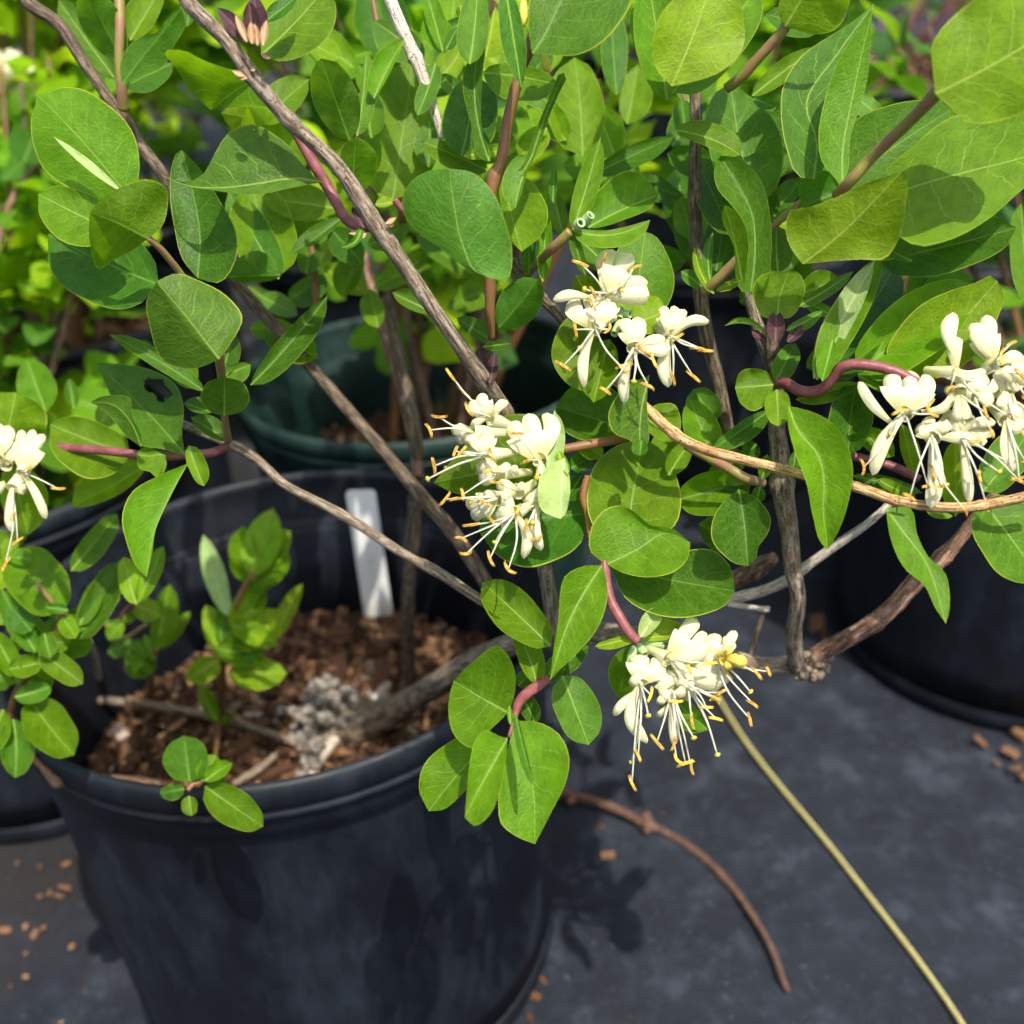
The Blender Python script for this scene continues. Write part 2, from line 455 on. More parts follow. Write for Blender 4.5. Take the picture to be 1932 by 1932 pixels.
def pot(x, y, mat, label, R=POT_R, H=POT_H, B=POT_B, soil_z=.062, group='nursery pots', rz=0):
    root = empty('nursery_pot', (x, y, 0)); tag(root, label, 'plant pot', group)
    mb = MB(); k = R / POT_R
    out = [(B - .02, .0), (B - .004, .0005), (B, .006), (B - .001, .018), (B - .004, .022)]
    for t in np.linspace(0.06, .86, 9): out.append((B - .003 + (R * .955 - B + .003) * t, H * t))
    out += [(R * .957, H - .040), (R * .972, H - .038), (R * .978, H - .022)]
    lathe(mb, out)
    w_ = mb.build('wall', mat, root); w_.location = (x, y, 0); w_.rotation_euler.z = rz
    ins = []
    for t in np.linspace(.3, .84, 5): ins.append((B - .006 + (R * .94 - B + .006) * t, H * t))
    ins += [(R * .945, H - .046), (R * .958, H - .042), (R * .958, H - .024), (R * .966, H - .021), (R * .966, H - .004)]
    mb2 = MB(); lathe(mb2, ins[::-1]); i_ = mb2.build('inner_wall', mat, root); i_.location = (x, y, 0)
    mb3 = MB()
    lathe(mb3, [(R*.966, H - .004), (R*.970, H), (R * .985, H + .002), (R, H - .001), (R * 1.004, H - .006), (R * 1.002, H - .0135), (R * .992, H - .0155),
                (R*.985, H - .0155), (R * .985, H - .019), (R*.992, H - .0195), (R * .99, H - .024), (R * .978, H - .0245)])
    r_ = mb3.build('rim', mat, root); r_.location = (x, y, 0)
    mb4 = MB(); mb4.add([((B-.02)*math.cos(a), (B-.02)*math.sin(a), .001) for a in np.linspace(0, 2*math.pi, 40)[:-1]], [tuple(range(39))])
    b_ = mb4.build('base', mat, root); b_.location = (x, y, 0)
    return root

# bark chips
def chip_verts(c, L, W, H, rz, tilt, rr):
    v = []
    for sx in (-1, 1):
        for sy in (-1, 1):
            for sz in (-1, 1):
                v.append(Vector((sx * L * (.5 + rr.uniform(-.18, .1)), sy * W * (.5 + rr.uniform(-.22, .1)), sz * H * (.5 + rr.uniform(-.2, .1)))))
    m = Matrix.Rotation(rz, 3, 'Z') @ Matrix.Rotation(tilt[0], 3, 'X') @ Matrix.Rotation(tilt[1], 3, 'Y')
    f = [(0, 1, 3, 2), (4, 6, 7, 5), (0, 4, 5, 1), (2, 3, 7, 6), (0, 2, 6, 4), (1, 5, 7, 3)]
    return [np.array(c) + np.array(m @ x) for x in v], f

def chip_mat(name):
    s = NT(name)
    uv = s.n('ShaderNodeUVMap', uv_map='UVMap').outputs[0]
    sx = s.n('ShaderNodeSeparateXYZ'); s.t.links.new(uv, sx.inputs[0])
    tc = s.n('ShaderNodeTexCoord').outputs['Object']
    n = s.noise(tc, 180, 4); n2 = s.noise(tc, 700, 3)
    c = s.ramp(sx.outputs[0], [(0, (.020, .012, .008)), (.35, (.070, .033, .017)), (.6, (.16, .078, .038)), (.8, (.31, .17, .085)), (.93, (.44, .26, .11)), (1, (.58, .47, .37))])
    c = s.mix(s.math('MULTIPLY', n, .75), c, (.030, .016, .010, 1))
    return s.done(s.pbsdf(c, .85, .2, s.bump(s.math('ADD', n, s.math('MULTIPLY', n2, .6)), .9, .002)))
CHIP = chip_mat('pine_bark')

def bark_bed(x, y, R, z, n, label, big=1.0, seed=0):
    rr = np.random.default_rng(seed); mb = MB()
    # lumpy bed under the chips
    v = [(x, y, z - .004)]; f = []; nr, na = 7, 36
    for i in range(1, nr + 1):
        for k in range(na):
            a = 2 * math.pi * k / na; r = R * i / nr
            v.append((x + r * math.cos(a), y + r * math.sin(a), z - .006 + rr.uniform(-.004, .004)))
    for k in range(na): f.append((0, 1 + k, 1 + (k + 1) % na))
    for i in range(nr - 1):
        for k in range(na): f.append((1+i*na+k, 1+(i+1)*na+k, 1+(i+1)*na+(k+1) % na, 1+i*na+(k+1) % na))
    mb.add(v, f, [(.12, 0)] * len(v))
    for i in range(n):
        r = (R - .009 * big) * math.sqrt(rr.random()); a = rr.uniform(0, 6.283)
        L = big * rr.choice([.0028, .0045, .007, .011, .020], p=[.3, .3, .22, .13, .05]) * rr.uniform(.7, 1.3)
        W = L * rr.uniform(.22, .65); H = L * rr.uniform(.12, .36)
        vv, ff = chip_verts((x + r * math.cos(a), y + r * math.sin(a), z + rr.uniform(-.004, .006)), L, W, H, rr.uniform(0, 6.28), rr.normal(size=2) * .7, rr)
        mb.add(vv, ff, [(min(1, max(0, rr.beta(1.5, 1.6) + (.2 if rr.random() < .1 else 0))), 0)] * 8)
    o = mb.build('bark_mulch', CHIP, None, smooth=False)
    tag(o, label, 'bark mulch', kind='stuff')
    return o

MX, MY = -.152, .562
pot(MX, MY, PLB, 'large black nursery pot in the foreground with white plant tag inside')
bark_bed(MX, MY, .161, .194, 13000, 'reddish brown bark mulch filling the large foreground pot', seed=1)
pot(-.085, .955, PLG, 'dark green nursery pot directly behind the foreground pot')
bark_bed(-.085, .955, .161, .21, 1500, 'brown bark mulch inside the dark green pot', seed=2)
pot(.52, .89, PLB, 'black nursery pot on the far right, behind the bent woody branch', R=.19, H=.335, B=.176)
bark_bed(.52, .89, .172, .28, 1300, 'brown bark mulch in the black pot on the far right', seed=3)
pot(-.47, .83, PLB, 'black nursery pot at the left edge beside the foreground pot')
bark_bed(-.47, .83, .161, .24, 800, 'bark mulch in the pot at the left edge', seed=4)
bgp = [(-.54, 1.23), (-.95, 1.36), (-.18, 1.50), (-.62, 1.72), (.30, 1.35), (.66, 1.30)]
bgl = ['black pot under the blurred flowering shrub at far left', 'black pot at the left edge of the rear row', 'black pot behind the dark green pot, in the middle',
       'black pot in the rear row under yellow green foliage', 'black pot behind the right-hand upright stems', 'black pot at the right edge with bare bark showing']
for i, ((x, y), l) in enumerate(zip(bgp, bgl)):
    pot(x, y, PLB, l)
    bark_bed(x, y, .162, .27, 500, 'bark mulch in the ' + l, big=1.3, seed=20 + i)
pot(.80, 2.2, PLB, 'wide black tub at the upper right holding bark and dead stems', R=.42, H=.42, B=.38)
bark_bed(.80, 2.2, .385, .39, 2200, 'coarse bark and litter in the wide tub at the upper right', big=2.2, seed=40)
pot(.58, 2.95, PLB, 'wide black tub behind the rear row, upper middle right', R=.42, H=.42, B=.38)
bark_bed(.58, 2.95, .385, .39, 1500, 'coarse bark in the wide tub behind the rear row', big=2.2, seed=41)
pot(1.62, 2.75, PLB, 'wide black tub at the top right corner behind the big leaf', R=.40, H=.42, B=.36)
bark_bed(1.62, 2.75, .38, .39, 1200, 'coarse bark in the tub at the top right corner', big=2.4, seed=42)

# ------------------------------------------------------------------ the shrub in the foreground pot
shrub = empty('honeysuckle_shrub', (MX + .03, MY, .25))
tag(shrub, 'cream flowering honeysuckle shrub with grey green oval leaves rooted in the large foreground pot', 'shrub')
NS, NTT = 18, 12
KY = {'u': .55, 'l': -.55, 'n': 0.1}

def leaf_surface(mid, Le, Re, d, ky, kx, cup, fL, fR, seed, flip, wave=.0, hole=None, mat='g', name='leaf', parent=None, label=None):
    rr = np.random.default_rng(seed)
    ts = np.linspace(-1, 1, NTT + 1)
    v = []; uv = []; uv2 = []
    base = mid[0]
    cmL = d / 1932. * 100
    al = np.concatenate([[0], np.cumsum(np.linalg.norm(np.diff(mid[:, :2], axis=0), axis=1))]) * cmL
    w1, w2 = rr.uniform(0, 6.28, 2); wf = rr.uniform(1.2, 2.6)
    rec = rr.uniform(-.30, .40) * np.linalg.norm(mid[-1, :2] - mid[0, :2])
    vf = rr.uniform(.05, .6) * (1 if flip else -1)
    for i in range(NS + 1):
        s = i / NS
        for t in ts:
            e = Le[i] if t < 0 else Re[i]
            a = abs(t)
            p = mid[i, :2] * (1 - a) + e * a
            hw = np.linalg.norm(e - mid[i, :2])
            dd = mid[i, 2] if mid.shape[1] > 2 else d
            dp = ky * (base[1] - p[1]) + kx * (p[0] - base[0]) + (vf + (fL if t < 0 else fR)) * hw * a + cup * hw * a * a
            dp += wave * hw * a * a * math.sin(wf * 6.28 * s + (w1 if t < 0 else w2))
            dp += wave * 12 * math.sin(3.1 * s + w1) + rec * s * s
            v.append((p[0], p[1], dd + dp * d / 1932.))
            uv.append((s, (t + 1) / 2)); uv2.append((al[i], t * hw * cmL))
    v = np.array(v); W = P(v[:, 0], v[:, 1], v[:, 2])
    f = []; n = NTT + 1
    for i in range(NS):
        for k in range(NTT):
            if hole and ((i / NS - hole[0]) / hole[2]) ** 2 + ((ts[k] - hole[1]) / hole[3]) ** 2 < 1 + .35 * math.sin(5 * math.atan2((ts[k] - hole[1]) / hole[3], (i / NS - hole[0]) / hole[2]) + 1) + .2 * math.sin(11 * (i / NS) * 3): continue
            q = (i*n+k, i*n+k+1, (i+1)*n+k+1, (i+1)*n+k)
            f.append(q[::-1] if flip else q)
    # orient: for flip False the face normal should look at the camera
    a, b, c = W[(NS//2)*n + 2], W[(NS//2)*n + NTT - 2], W[(NS//2+3)*n + NTT//2]
    q = f[len(f)//2]
    nn = np.cross(W[q[1]] - W[q[0]], W[q[2]] - W[q[0]])
    tocam = CAM - W[q[0]]
    want = -1 if flip else 1
    if np.dot(nn, tocam) * want < 0: f = [x[::-1] for x in f]
    o = link(name, new_mesh(name, W, f, uv, uv2), LM[mat], parent or shrub)
    if label: o['label'] = label
    return o

_ln = [0]
def S(c, b, t, wl, wr, d=.40, m='g', f='u', bend=0., p=.45, q=.62, ky=None, kx=None, cup=None, dt=None, wave=.13, parent=None, hole=None, name='leaf', fl=0., fr=0.):
    """leaf by base, tip and the two half widths"""
    _ln[0] += 1; sd = _ln[0]; rr = np.random.default_rng(sd + 500)
    B, T = px(c, b), px(c, t); sc_ = CROPS[c][2]
    ax = T - B; L = np.linalg.norm(ax); ax = ax / L; lf = np.array([ax[1], -ax[0]])
    s = np.linspace(0, 1, NS + 1)
    a_ = q * p / (1 - p)
    s1 = np.minimum(s / .962, 1.0)
    prof = (s1 + 1e-6) ** a_ * (1 - s1 + 1e-6) ** q
    prof = prof / prof.max(); prof[0] *= .2; prof[-1] = 0; prof[-2] = max(prof[-2], .10)
    bd = bend * sc_ + rr.normal() * L * .015
    mid = B + np.outer(s, T - B) + np.outer(4 * s * (1 - s), lf) * bd
    tang = np.gradient(mid, axis=0); tang /= np.linalg.norm(tang, axis=1)[:, None]
    nl = np.stack([tang[:, 1], -tang[:, 0]], 1)
    irr = 1 + .035 * np.sin(s * rr.uniform(7, 12) + rr.uniform(0, 6)); irr2 = 1 + .035 * np.sin(s * rr.uniform(7, 12) + rr.uniform(0, 6))
    # the blade sweeps forward a little at its sides
    sweep = tang * (L * .05)
    Le = mid + nl * (prof * irr)[:, None] * wl * sc_ + sweep * (prof * 1)[:, None]
    Re = mid - nl * (prof * irr2)[:, None] * wr * sc_ + sweep * (prof * 1)[:, None]
    if ky is None: ky = KY[f] + rr.uniform(-.15, .15)
    if kx is None: kx = rr.uniform(-.25, .25)
    if f == 'l': ky -= .05
    if cup is None: cup = rr.uniform(-.6, -.05) if f != 'l' else rr.uniform(.0, .4)
    if dt is not None:
        mid3 = np.concatenate([mid, (d + (dt - d) * s)[:, None]], 1)
    else: mid3 = mid
    return leaf_surface(mid3, Le, Re, d, ky, kx, cup, fl, fr, sd, f == 'l', wave, hole, m, name, parent)

def T(c, mid, Le, Re, d=.40, m='g', f='u', ky=None, kx=None, cup=-.22, fl=0., fr=0., wave=.10, parent=None, hole=None, name='leaf'):
    """leaf by midrib, and the two margins between base and tip"""
    _ln[0] += 1; sd = _ln[0]; rr = np.random.default_rng(sd + 500)
    mp = [px(c, a) for a in mid]
    L_ = crom([mp[0]] + [px(c, a) for a in Le] + [mp[-1]], NS + 1)
    R2 = crom([mp[0]] + [px(c, a) for a in Re] + [mp[-1]], NS + 1)
    md = crom(mp, NS + 1)
    if ky is None: ky = KY[f] + rr.uniform(-.12, .12)
    if kx is None: kx = rr.uniform(-.2, .2)
    if f == 'l': ky -= .05
    return leaf_surface(md, L_, R2, d, ky, kx, cup, fl, fr, sd, f == 'l', wave, hole, m, name, parent)

def stem(c, pts, mat, name='stem', sides=10, wob=.05, nodes=(), n=None, parent=None, stepn=10):
    """pts: (u, v, depth, diameter in px)"""
    q = []
    for (u, v, d, w_) in pts:
        a = px(c, (u, v)); q.append((a[0], a[1], d, w_ * CROPS[c][2] / 2 * d / 1932.))
    q0 = np.array(q); q = crom(q, n or max(8, stepn * (len(pts) - 1))); N = len(q)
    kk = np.concatenate([[0], np.cumsum(np.linalg.norm(np.diff(q0[:, :2], axis=0), axis=1) + 1e-9)])
    r = np.interp(np.linspace(0, 1, N), kk / kk[-1], q0[:, 3])
    for (pos, amp, wd) in nodes:
        r *= 1 + amp * np.exp(-((np.linspace(0, 1, N) - pos) / wd) ** 2)
    mb = MB(); tube(mb, P(q[:, 0], q[:, 1], q[:, 2]), r, sides, 0, True, wob, seed=int(abs(pts[0][0] * 7 + pts[0][1])))
    o = mb.build(name, BM[mat], parent or shrub)
    return o

# ---- woody stems (c = crop of reading, numbers = picture place, metres from the lens, thickness)
stem(9, [(330,-40,.365,27),(353,0,.366,28),(430,80,.37,27),(473,140,.372,33),(533,213,.378,28),(644,323,.385,29),(711,427,.392,34),(730,455,.394,29),(784,533,.402,30),(861,644,.415,30),(915,722,.43,36),(945,765,.44,30),(985,860,.455,28),(1010,960,.47,28),(1030,1080,.485,28),(1050,1200,.50,30)],
     'grey', 'branch', 14, .05, [(.235,.25,.012),(.44,.22,.008),(.70,.12,.01)], n=150)
stem(9, [(20,-60,.455,22),(48,0,.455,24),(110,45,.46,24),(160,120,.462,22),(215,200,.465,22),(240,233,.467,30),(255,262,.47,24),(310,335,.475,22),(345,420,.49,22),(400,480,.50,22),(460,550,.51,23),(540,640,.515,23),(610,720,.52,23),(680,800,.525,24),(790,930,.53,26),(850,1000,.53,27),(905,1080,.53,28),(960,1180,.525,28)],
     'dark', 'branch', 12, .05, [(.27,.3,.01),(.73,.15,.01)], n=120)
stem(9, [(317,787,.468,13),(345,800,.468,15),(377,814,.468,17),(433,837,.469,18),(450,845,.469,23),(477,861,.47,18),(533,911,.472,18),(627,961,.474,18),(641,969,.474,22),(660,980,.474,18),(791,1061,.478,18),(797,1064,.478,22),(921,1141,.485,19),(1010,1195,.50,20)],
     'grey', 'branch', 12, .04, n=110)
stem(9, [(730,560,.60,22),(745,640,.60,24),(768,740,.60,24),(787,850,.60,26),(784,930,.63,25),(780,1000,.65,26),(770,1110,.69,25),(770,1200,.73,25),(774,1310,.78,24)], 'dark', 'branch', 10, .05, [(.62,.2,.02)], n=60)
stem(9, [(690,480,.64,18),(705,560,.63,20),(735,660,.62,22),(775,800,.61,22),(790,900,.60,22)], 'ruddy', 'branch', 9, .05)
# trunk leaning out of the pot to the burl at the right, and what grows from it
stem(9, [(585,1420,.725,40),(630,1375,.735,62),(690,1362,.72,60),(760,1330,.69,50),(830,1288,.655,46),(905,1243,.615,46),(1000,1205,.575,44),(1100,1195,.545,42),(1190,1200,.52,40),(1290,1215,.51,36),(1370,1240,.505,34),(1440,1255,.505,32),(1530,1252,.505,36)],
     'grey', 'trunk', 16, .05, [(.1,.35,.05),(.02,.3,.03)], n=100)
stem(9, [(1300,-60,.45,16),(1306,40,.45,18),(1310,150,.45,20),(1314,230,.45,22),(1310,330,.45,24),(1316,480,.452,25),(1322,560,.453,27),(1335,640,.455,26),(1355,720,.46,25),(1372,800,.465,25),(1385,880,.47,25),(1400,960,.475,25)], 'dark', 'branch', 12, .05, [(.42,.25,.02)], n=70)
stem(9, [(1405,520,.435,20),(1425,600,.44,22),(1445,660,.442,26),(1460,700,.444,30),(1465,800,.447,32),(1471,860,.449,36),(1475,910,.451,40),(1487,990,.458,34),(1497,1080,.468,32),(1506,1120,.472,31),(1497,1200,.485,31),(1505,1262,.50,32)], 'grey', 'branch', 14, .05, [(.53,.2,.02)], n=90)
stem(9, [(1462,615,.43,26),(1458,660,.434,28),(1464,720,.44,28)], 'dark', 'branch', 10, .08)
stem(9, [(1520,1250,.505,38),(1555,1228,.50,36),(1588,1211,.49,36),(1671,1157,.475,34),(1731,1094,.468,32),(1773,1056,.462,30),(1779,1050,.462,34),(1800,1028,.46,25),(1841,977,.455,22),(1880,930,.45,20)], 'ruddy', 'branch', 12, .06, [(.3,.15,.03)], n=80)
stem(9, [(1340,1140,.52,22),(1390,1128,.515,22),(1440,1115,.51,20),(1490,1092,.50,20),(1530,1062,.495,18),(1588,1022,.485,17),(1640,985,.475,16),(1690,940,.47,14)], 'pale', 'branch', 10, .06)
stem(9, [(1350,1110,.535,30),(1400,1088,.53,30),(1430,1070,.52,32),(1459,1053,.505,22)], 'ruddy', 'cut_stub', 12, .1, [(.7,.25,.1)])
stem(9, [(1375,1140,.50,11),(1410,1145,.495,11),(1435,1149,.49,13),(1452,1150,.488,14)], 'pale', 'twig', 8, .08)
stem(9, [(1442,1152,.49,10),(1430,1185,.495,12),(1419,1225,.503,14),(1412,1245,.505,16)], 'dark', 'twig', 8, .06)
mb = MB()
rr_ = np.random.default_rng(5)
for i in range(46):
    u = 1533 + rr_.normal() * 16; v = 1254 + rr_.normal() * 13; r = rr_.uniform(.0009, .0030)
    c0 = P(u, v, .503 + rr_.normal() * .004)
    ellipsoid(mb, c0, np.eye(3) * r, 0, 7, 5, .15, i)
mb.build('burl', BM['grey'], shrub)
# straw coloured arching cane
stem(9, [(1080,640,.43,14),(1140,700,.425,17),(1214,765,.41,19),(1264,811,.404,22),(1272,817,.403,26),(1282,825,.402,22),(1330,848,.40,21),(1388,864,.397,21),(1475,886,.394,20),(1482,888,.394,24),(1490,890,.394,20),(1621,921,.39,20),(1684,943,.387,20),(1690,945,.387,25),(1697,946,.387,20),(1760,956,.384,20),(1843,955,.38,20),(1849,954,.38,26),(1856,953,.38,20),(1932,937,.376,20),(2000,915,.373,20)],
     'straw', 'cane', 12, .03, n=160)
# bleached twig, top
stem(9, [(725,-40,.432,22),(737,0,.432,24),(770,80,.433,25),(788,120,.434,26),(794,135,.434,22),(806,170,.436,21),(825,225,.438,18),(834,262,.44,13)], 'pale', 'twig', 10, .04, [(.5,.2,.02)])
# leafy green and red stems
stem(9, [(1050,-40,.388,22),(1037,0,.389,23),(1010,60,.39,23),(993,104,.391,24),(984,130,.392,17),(972,170,.393,22),(956,240,.396,22),(941,315,.399,22),(933,332,.40,32),(928,356,.40,22),(926,450,.41,21),(925,533,.415,21),(925,600,.42,18),(928,640,.425,14)], 'brown', 'stem', 12, .03, n=90)
stem(0, [(1600,640,.392,40),(1660,730,.394,50),(1720,830,.396,60),(1790,950,.398,66),(1850,1050,.40,66),(1900,1140,.40,62),(1960,1240,.400,60),(2040,1290,.396,50),(2110,1290,.393,40)], 'red', 'stem', 10, .03)
stem(3, [(1290,590,.455,50),(1230,622,.455,50),(1180,635,.453,52),(1060,642,.452,54),(930,650,.452,54),(770,640,.453,52),(600,620,.457,52),(430,606,.462,50),(320,600,.464,50)], 'red', 'stem', 10, .03)
stem(2, [(600,110,.39,66),(575,160,.391,62),(500,250,.395,56),(410,350,.40,56),(330,440,.405,60),(250,500,.41,60)], 'green', 'stem', 10, .03)
stem(2, [(1450,510,.34,86),(1420,545,.342,78),(1330,640,.35,70),(1200,765,.36,68),(1060,900,.37,68),(920,1055,.378,68),(870,1100,.385,60)], 'green', 'stem', 10, .03)
stem(2, [(700,1120,.425,40),(640,1170,.425,42),(560,1240,.427,42),(500,1290,.43,42),(430,1350,.435,42)], 'green', 'stem', 10, .03)
stem(2, [(340,1440,.405,56),(260,1520,.41,58),(180,1600,.415,62),(120,1650,.42,60)], 'green', 'stem', 10, .03)
stem(5, [(520,230,.425,70),(590,240,.418,66),(650,275,.412,64),(720,288,.408,64),(800,262,.404,64),(850,205,.40,62),(890,155,.397,62),(960,132,.394,62),(1080,140,.392,62),(1200,170,.39,60),(1330,230,.388,50)], 'red', 'stem', 10, .03)
stem(5, [(880,630,.42,50),(1000,660,.418,52),(1130,690,.416,54),(1230,725,.414,52),(1340,780,.41,46)], 'red', 'stem', 8, .03)
stem(4, [(1230,615,.408,52),(1330,598,.41,54),(1450,575,.412,54),(1560,555,.415,52),(1650,530,.418,46)], 'brown', 'stem', 10, .03)
stem(4, [(1395,760,.42,40),(1375,830,.42,46),(1370,900,.42,46),(1390,960,.42,44),(1420,1120,.415,44),(1480,1230,.405,46)], 'brown', 'stem', 8, .03)
stem(4, [(1485,1240,.404,52),(1490,1290,.403,62),(1500,1380,.402,60),(1530,1480,.40,58),(1580,1570,.398,58),(1640,1660,.397,58),(1680,1700,.397,54)], 'red', 'stem', 10, .03)
stem(7, [(1160,-20,.41,60),(1110,20,.405,62),(1040,70,.398,62),(1000,120,.393,58),(985,175,.389,44),(965,250,.387,20),(945,310,.386,20)], 'red', 'stem', 10, .03)
stem(0, [(835,1345,.387,40),(900,1400,.392,40),(960,1470,.398,42),(1015,1540,.404,42),(1080,1640,.41,42)], 'green', 'stem', 10, .03)
stem(0, [(675,-60,.452,60),(680,120,.452,58),(675,330,.455,54),(690,520,.46,60),(700,620,.465,70)], 'green', 'stem', 10, .03)
stem(3, [(1240,60,.405,50),(1245,120,.41,56),(1255,200,.418,50),(1270,420,.43,40),(1290,560,.45,46)], 'green', 'stem', 10, .03)
stem(1, [(1050,1560,.44,40),(1110,1490,.425,46),(1190,1410,.407,56),(1240,1365,.403,58),(1295,1310,.40,54)], 'green', 'stem', 10, .03)
stem(1, [(960,1480,.445,90),(1020,1570,.445,80),(1110,1660,.44,70),(1200,1750,.435,60),(1290,1850,.43,56)], 'dark', 'branch', 10, .05)
stem(1, [(300,1130,.43,40),(350,1190,.432,40),(420,1240,.434,36)], 'red', 'stem', 8, .03)
stem(5, [(20,590,.412,50),(150,660,.414,56),(260,720,.418,56),(370,780,.42,60),(450,800,.43,60)], 'green', 'stem', 10, .03)
# stems lying on the bark in the pot, and the crusted root crown
stem(9, [(110,1330,.755,13),(170,1322,.755,15),(250,1326,.752,16),(330,1338,.745,17),(400,1352,.74,16),(480,1375,.725,15),(560,1402,.715,14)], 'grey', 'branch', 8, .05)
stem(9, [(58,1415,.56,13),(85,1450,.55,16),(108,1475,.545,22),(150,1466,.58,16),(220,1470,.62,16),(300,1483,.65,20)], 'ruddy', 'branch', 8, .06)
stem(9, [(640,1385,.725,22),(600,1435,.70,24),(575,1475,.682,26),(560,1500,.665,22)], 'pale', 'root', 9, .1)
stem(9, [(440,1480,.68,12),(490,1450,.69,18),(520,1425,.70,14)], 'grey', 'root', 8, .1)
stem(9, [(650,1350,.735,18),(700,1322,.75,16),(735,1290,.77,12)], 'pale', 'root', 8, .1)
CRUST = simple_mat('mineral_crust', (.10, .08, .065), (.30, .27, .24), 260, .95, 1, .002)
mb = MB()
for i in range(120):
    u = 608 + rr_.normal() * 30; v = 1352 + rr_.normal() * 24 - (u - 608) * .25; r = rr_.uniform(.002, .0062)
    ellipsoid(mb, P(u, v, .722 + rr_.normal() * .007), np.eye(3) * r, 0, 6, 4, .3, i)
for i in range(30):
    t = rr_.random(); ellipsoid(mb, P(600 - 35 * t + rr_.normal() * 9, 1400 + 80 * t + rr_.normal() * 8, .70 - .025 * t), np.eye(3) * rr_.uniform(.0015, .004), 0, 6, 4, .3, i)
mb.build('root_crown', CRUST, shrub, smooth=False)

# ---- leaves: upper left
S(0,(740,1130),(210,535),258,262,.408,'g','l',ky=-.35,q=.6,p=.5)
S(0,(690,1085),(300,770),22,26,.392,'p','u',q=.8)
S(0,(680,1330),(215,1098),170,132,.402,'g','u',q=.55,p=.5)
T(0,[(835,1350),(680,1270),(508,1200)],[(760,1410),(650,1468),(558,1523),(512,1400),(503,1290)],[(915,1285),(948,1180),(938,1060),(850,1015),(700,1052),(570,1130)],.386,'g','l',cup=.1)
S(0,(900,1610),(270,1325),245,200,.42,'d','u',q=.55,p=.45)
T(0,[(1240,2035),(1060,1800),(885,1592)],[(1080,2090),(930,2050),(848,1850),(830,1700)],[(1300,1950),(1372,1790),(1290,1680),(1130,1590),(1000,1548)],.381,'b','l',ky=-.2,cup=.15)
T(0,[(1120,1575),(1133,1330),(1090,1080),(1030,848)],[(1040,1480),(985,1280),(962,1100),(975,930),(1000,865)],[(1240,1600),(1335,1470),(1340,1330),(1240,1130),(1110,930)],.42,'d','u',ky=.2)
T(0,[(1840,1030),(1650,1010),(1450,1040),(1250,1062),(1060,1050),(905,985)],[(1760,985),(1680,870),(1560,765),(1420,702),(1300,745),(1220,860),(1150,985),(1050,1035)],[(1650,1062),(1500,1095),(1380,1102),(1240,1082),(1060,1052),(950,1010)],.395,'b','u',ky=.45,cup=.1)
T(0,[(1500,430),(1350,500),(1192,622)],[(1340,400),(1150,340),(1040,286),(930,290),(1000,390),(1090,530)],[(1560,590),(1400,602),(1280,612)],.425,'g','u',ky=-.3)
S(0,(1700,1000),(1400,600),160,170,.50,'y','l')
S(0,(1600,700),(1250,640),100,90,.50,'y','l')
S(0,(1575,1570),(1420,1040),190,180,.47,'g','u',q=.5)
S(0,(1580,1580),(1290,1080),110,110,.46,'b','u')
S(0,(1585,1560),(1290,1570),40,140,.452,'d','l')
S(0,(1900,1180),(1480,1120),100,110,.49,'g','u')
S(0,(1930,1235),(1640,1440),30,62,.46,'d','u')
S(0,(1630,1700),(1845,1560),60,95,.55,'d','u',q=.5)
S(0,(1600,1960),(1852,1685),34,42,.50,'d','u')
S(0,(1610,1770),(1400,1620),42,46,.55,'b','u')
S(0,(655,450),(330,0),78,76,.475,'b','u',q=.5)
S(0,(690,330),(470,-80),115,110,.46,'d','l',q=.5)
S(0,(735,230),(920,-80),120,70,.475,'g','u')
T(0,[(690,480),(800,330),(900,210),(1025,50)],[(680,360),(730,260),(800,205),(880,190),(960,90)],[(790,440),(930,370),(985,260),(1050,130)],.445,'d','l',ky=-.1)
S(0,(700,490),(985,355),40,90,.47,'d','u')
S(0,(1480,310),(1850,-80),120,190,.412,'g','u',q=.5,p=.5)
S(0,(1500,120),(1680,-20),60,40,.40,'d','u')
S(0,(1060,150),(1080,-60),50,45,.47,'d','u')
S(0,(1980,800),(1815,330),120,130,.412,'b','l',q=.5,p=.5)
S(0,(1480,700),(1750,450),120,90,.48,'g','u')
S(0,(470,960),(330,700),120,100,.52,'y','l')
# bud scales on the main branch
for (a, b, w_, m_) in [((1400,240),(1225,40),48,'r'),((1440,250),(1410,0),50,'r'),((1480,240),(1475,20),40,'r'),((1490,230),(1440,-40),60,'r'),((1400,240),(1330,80),20,'t'),((1430,250),(1420,120),24,'t'),((1490,260),(1510,110),22,'t'),((1460,260),(1440,130),22,'t')]:
    S(0,a,b,w_,w_,(.362 if m_ == 't' else .370) + random.uniform(-.003,.001),m_,'u',q=.8,ky=.15,name='bud_scale')
for (a, b) in [((1390,430),(1312,398)),((1400,440),(1330,430)),((1480,300),(1530,330)),((1440,400),(1420,380))]:
    S(0,a,b,16,16,.368,'t','u',q=.9,name='bud_scale')
for (a, b) in [((250,1265),(310,1230)),((260,1270),(300,1270)),((130,1310),(40,1320)),((140,1320),(100,1350))]:
    S(1,a,b,14,16,.389,'t','u',q=.8,name='bud_scale')
S(1,(110,1270),(0,1400),20,26,.39,'b','u',bend=40,name='bud_leaf')
S(1,(130,1290),(60,1170),26,24,.388,'r','u',name='bud_scale')
S(4,(830,240),(770,30),36,30,.425,'r','u',name='bud_scale')
S(4,(840,240),(870,60),34,30,.424,'r','u',name='bud_scale')
S(4,(800,30),(960,10),20,30,.42,'d','u')
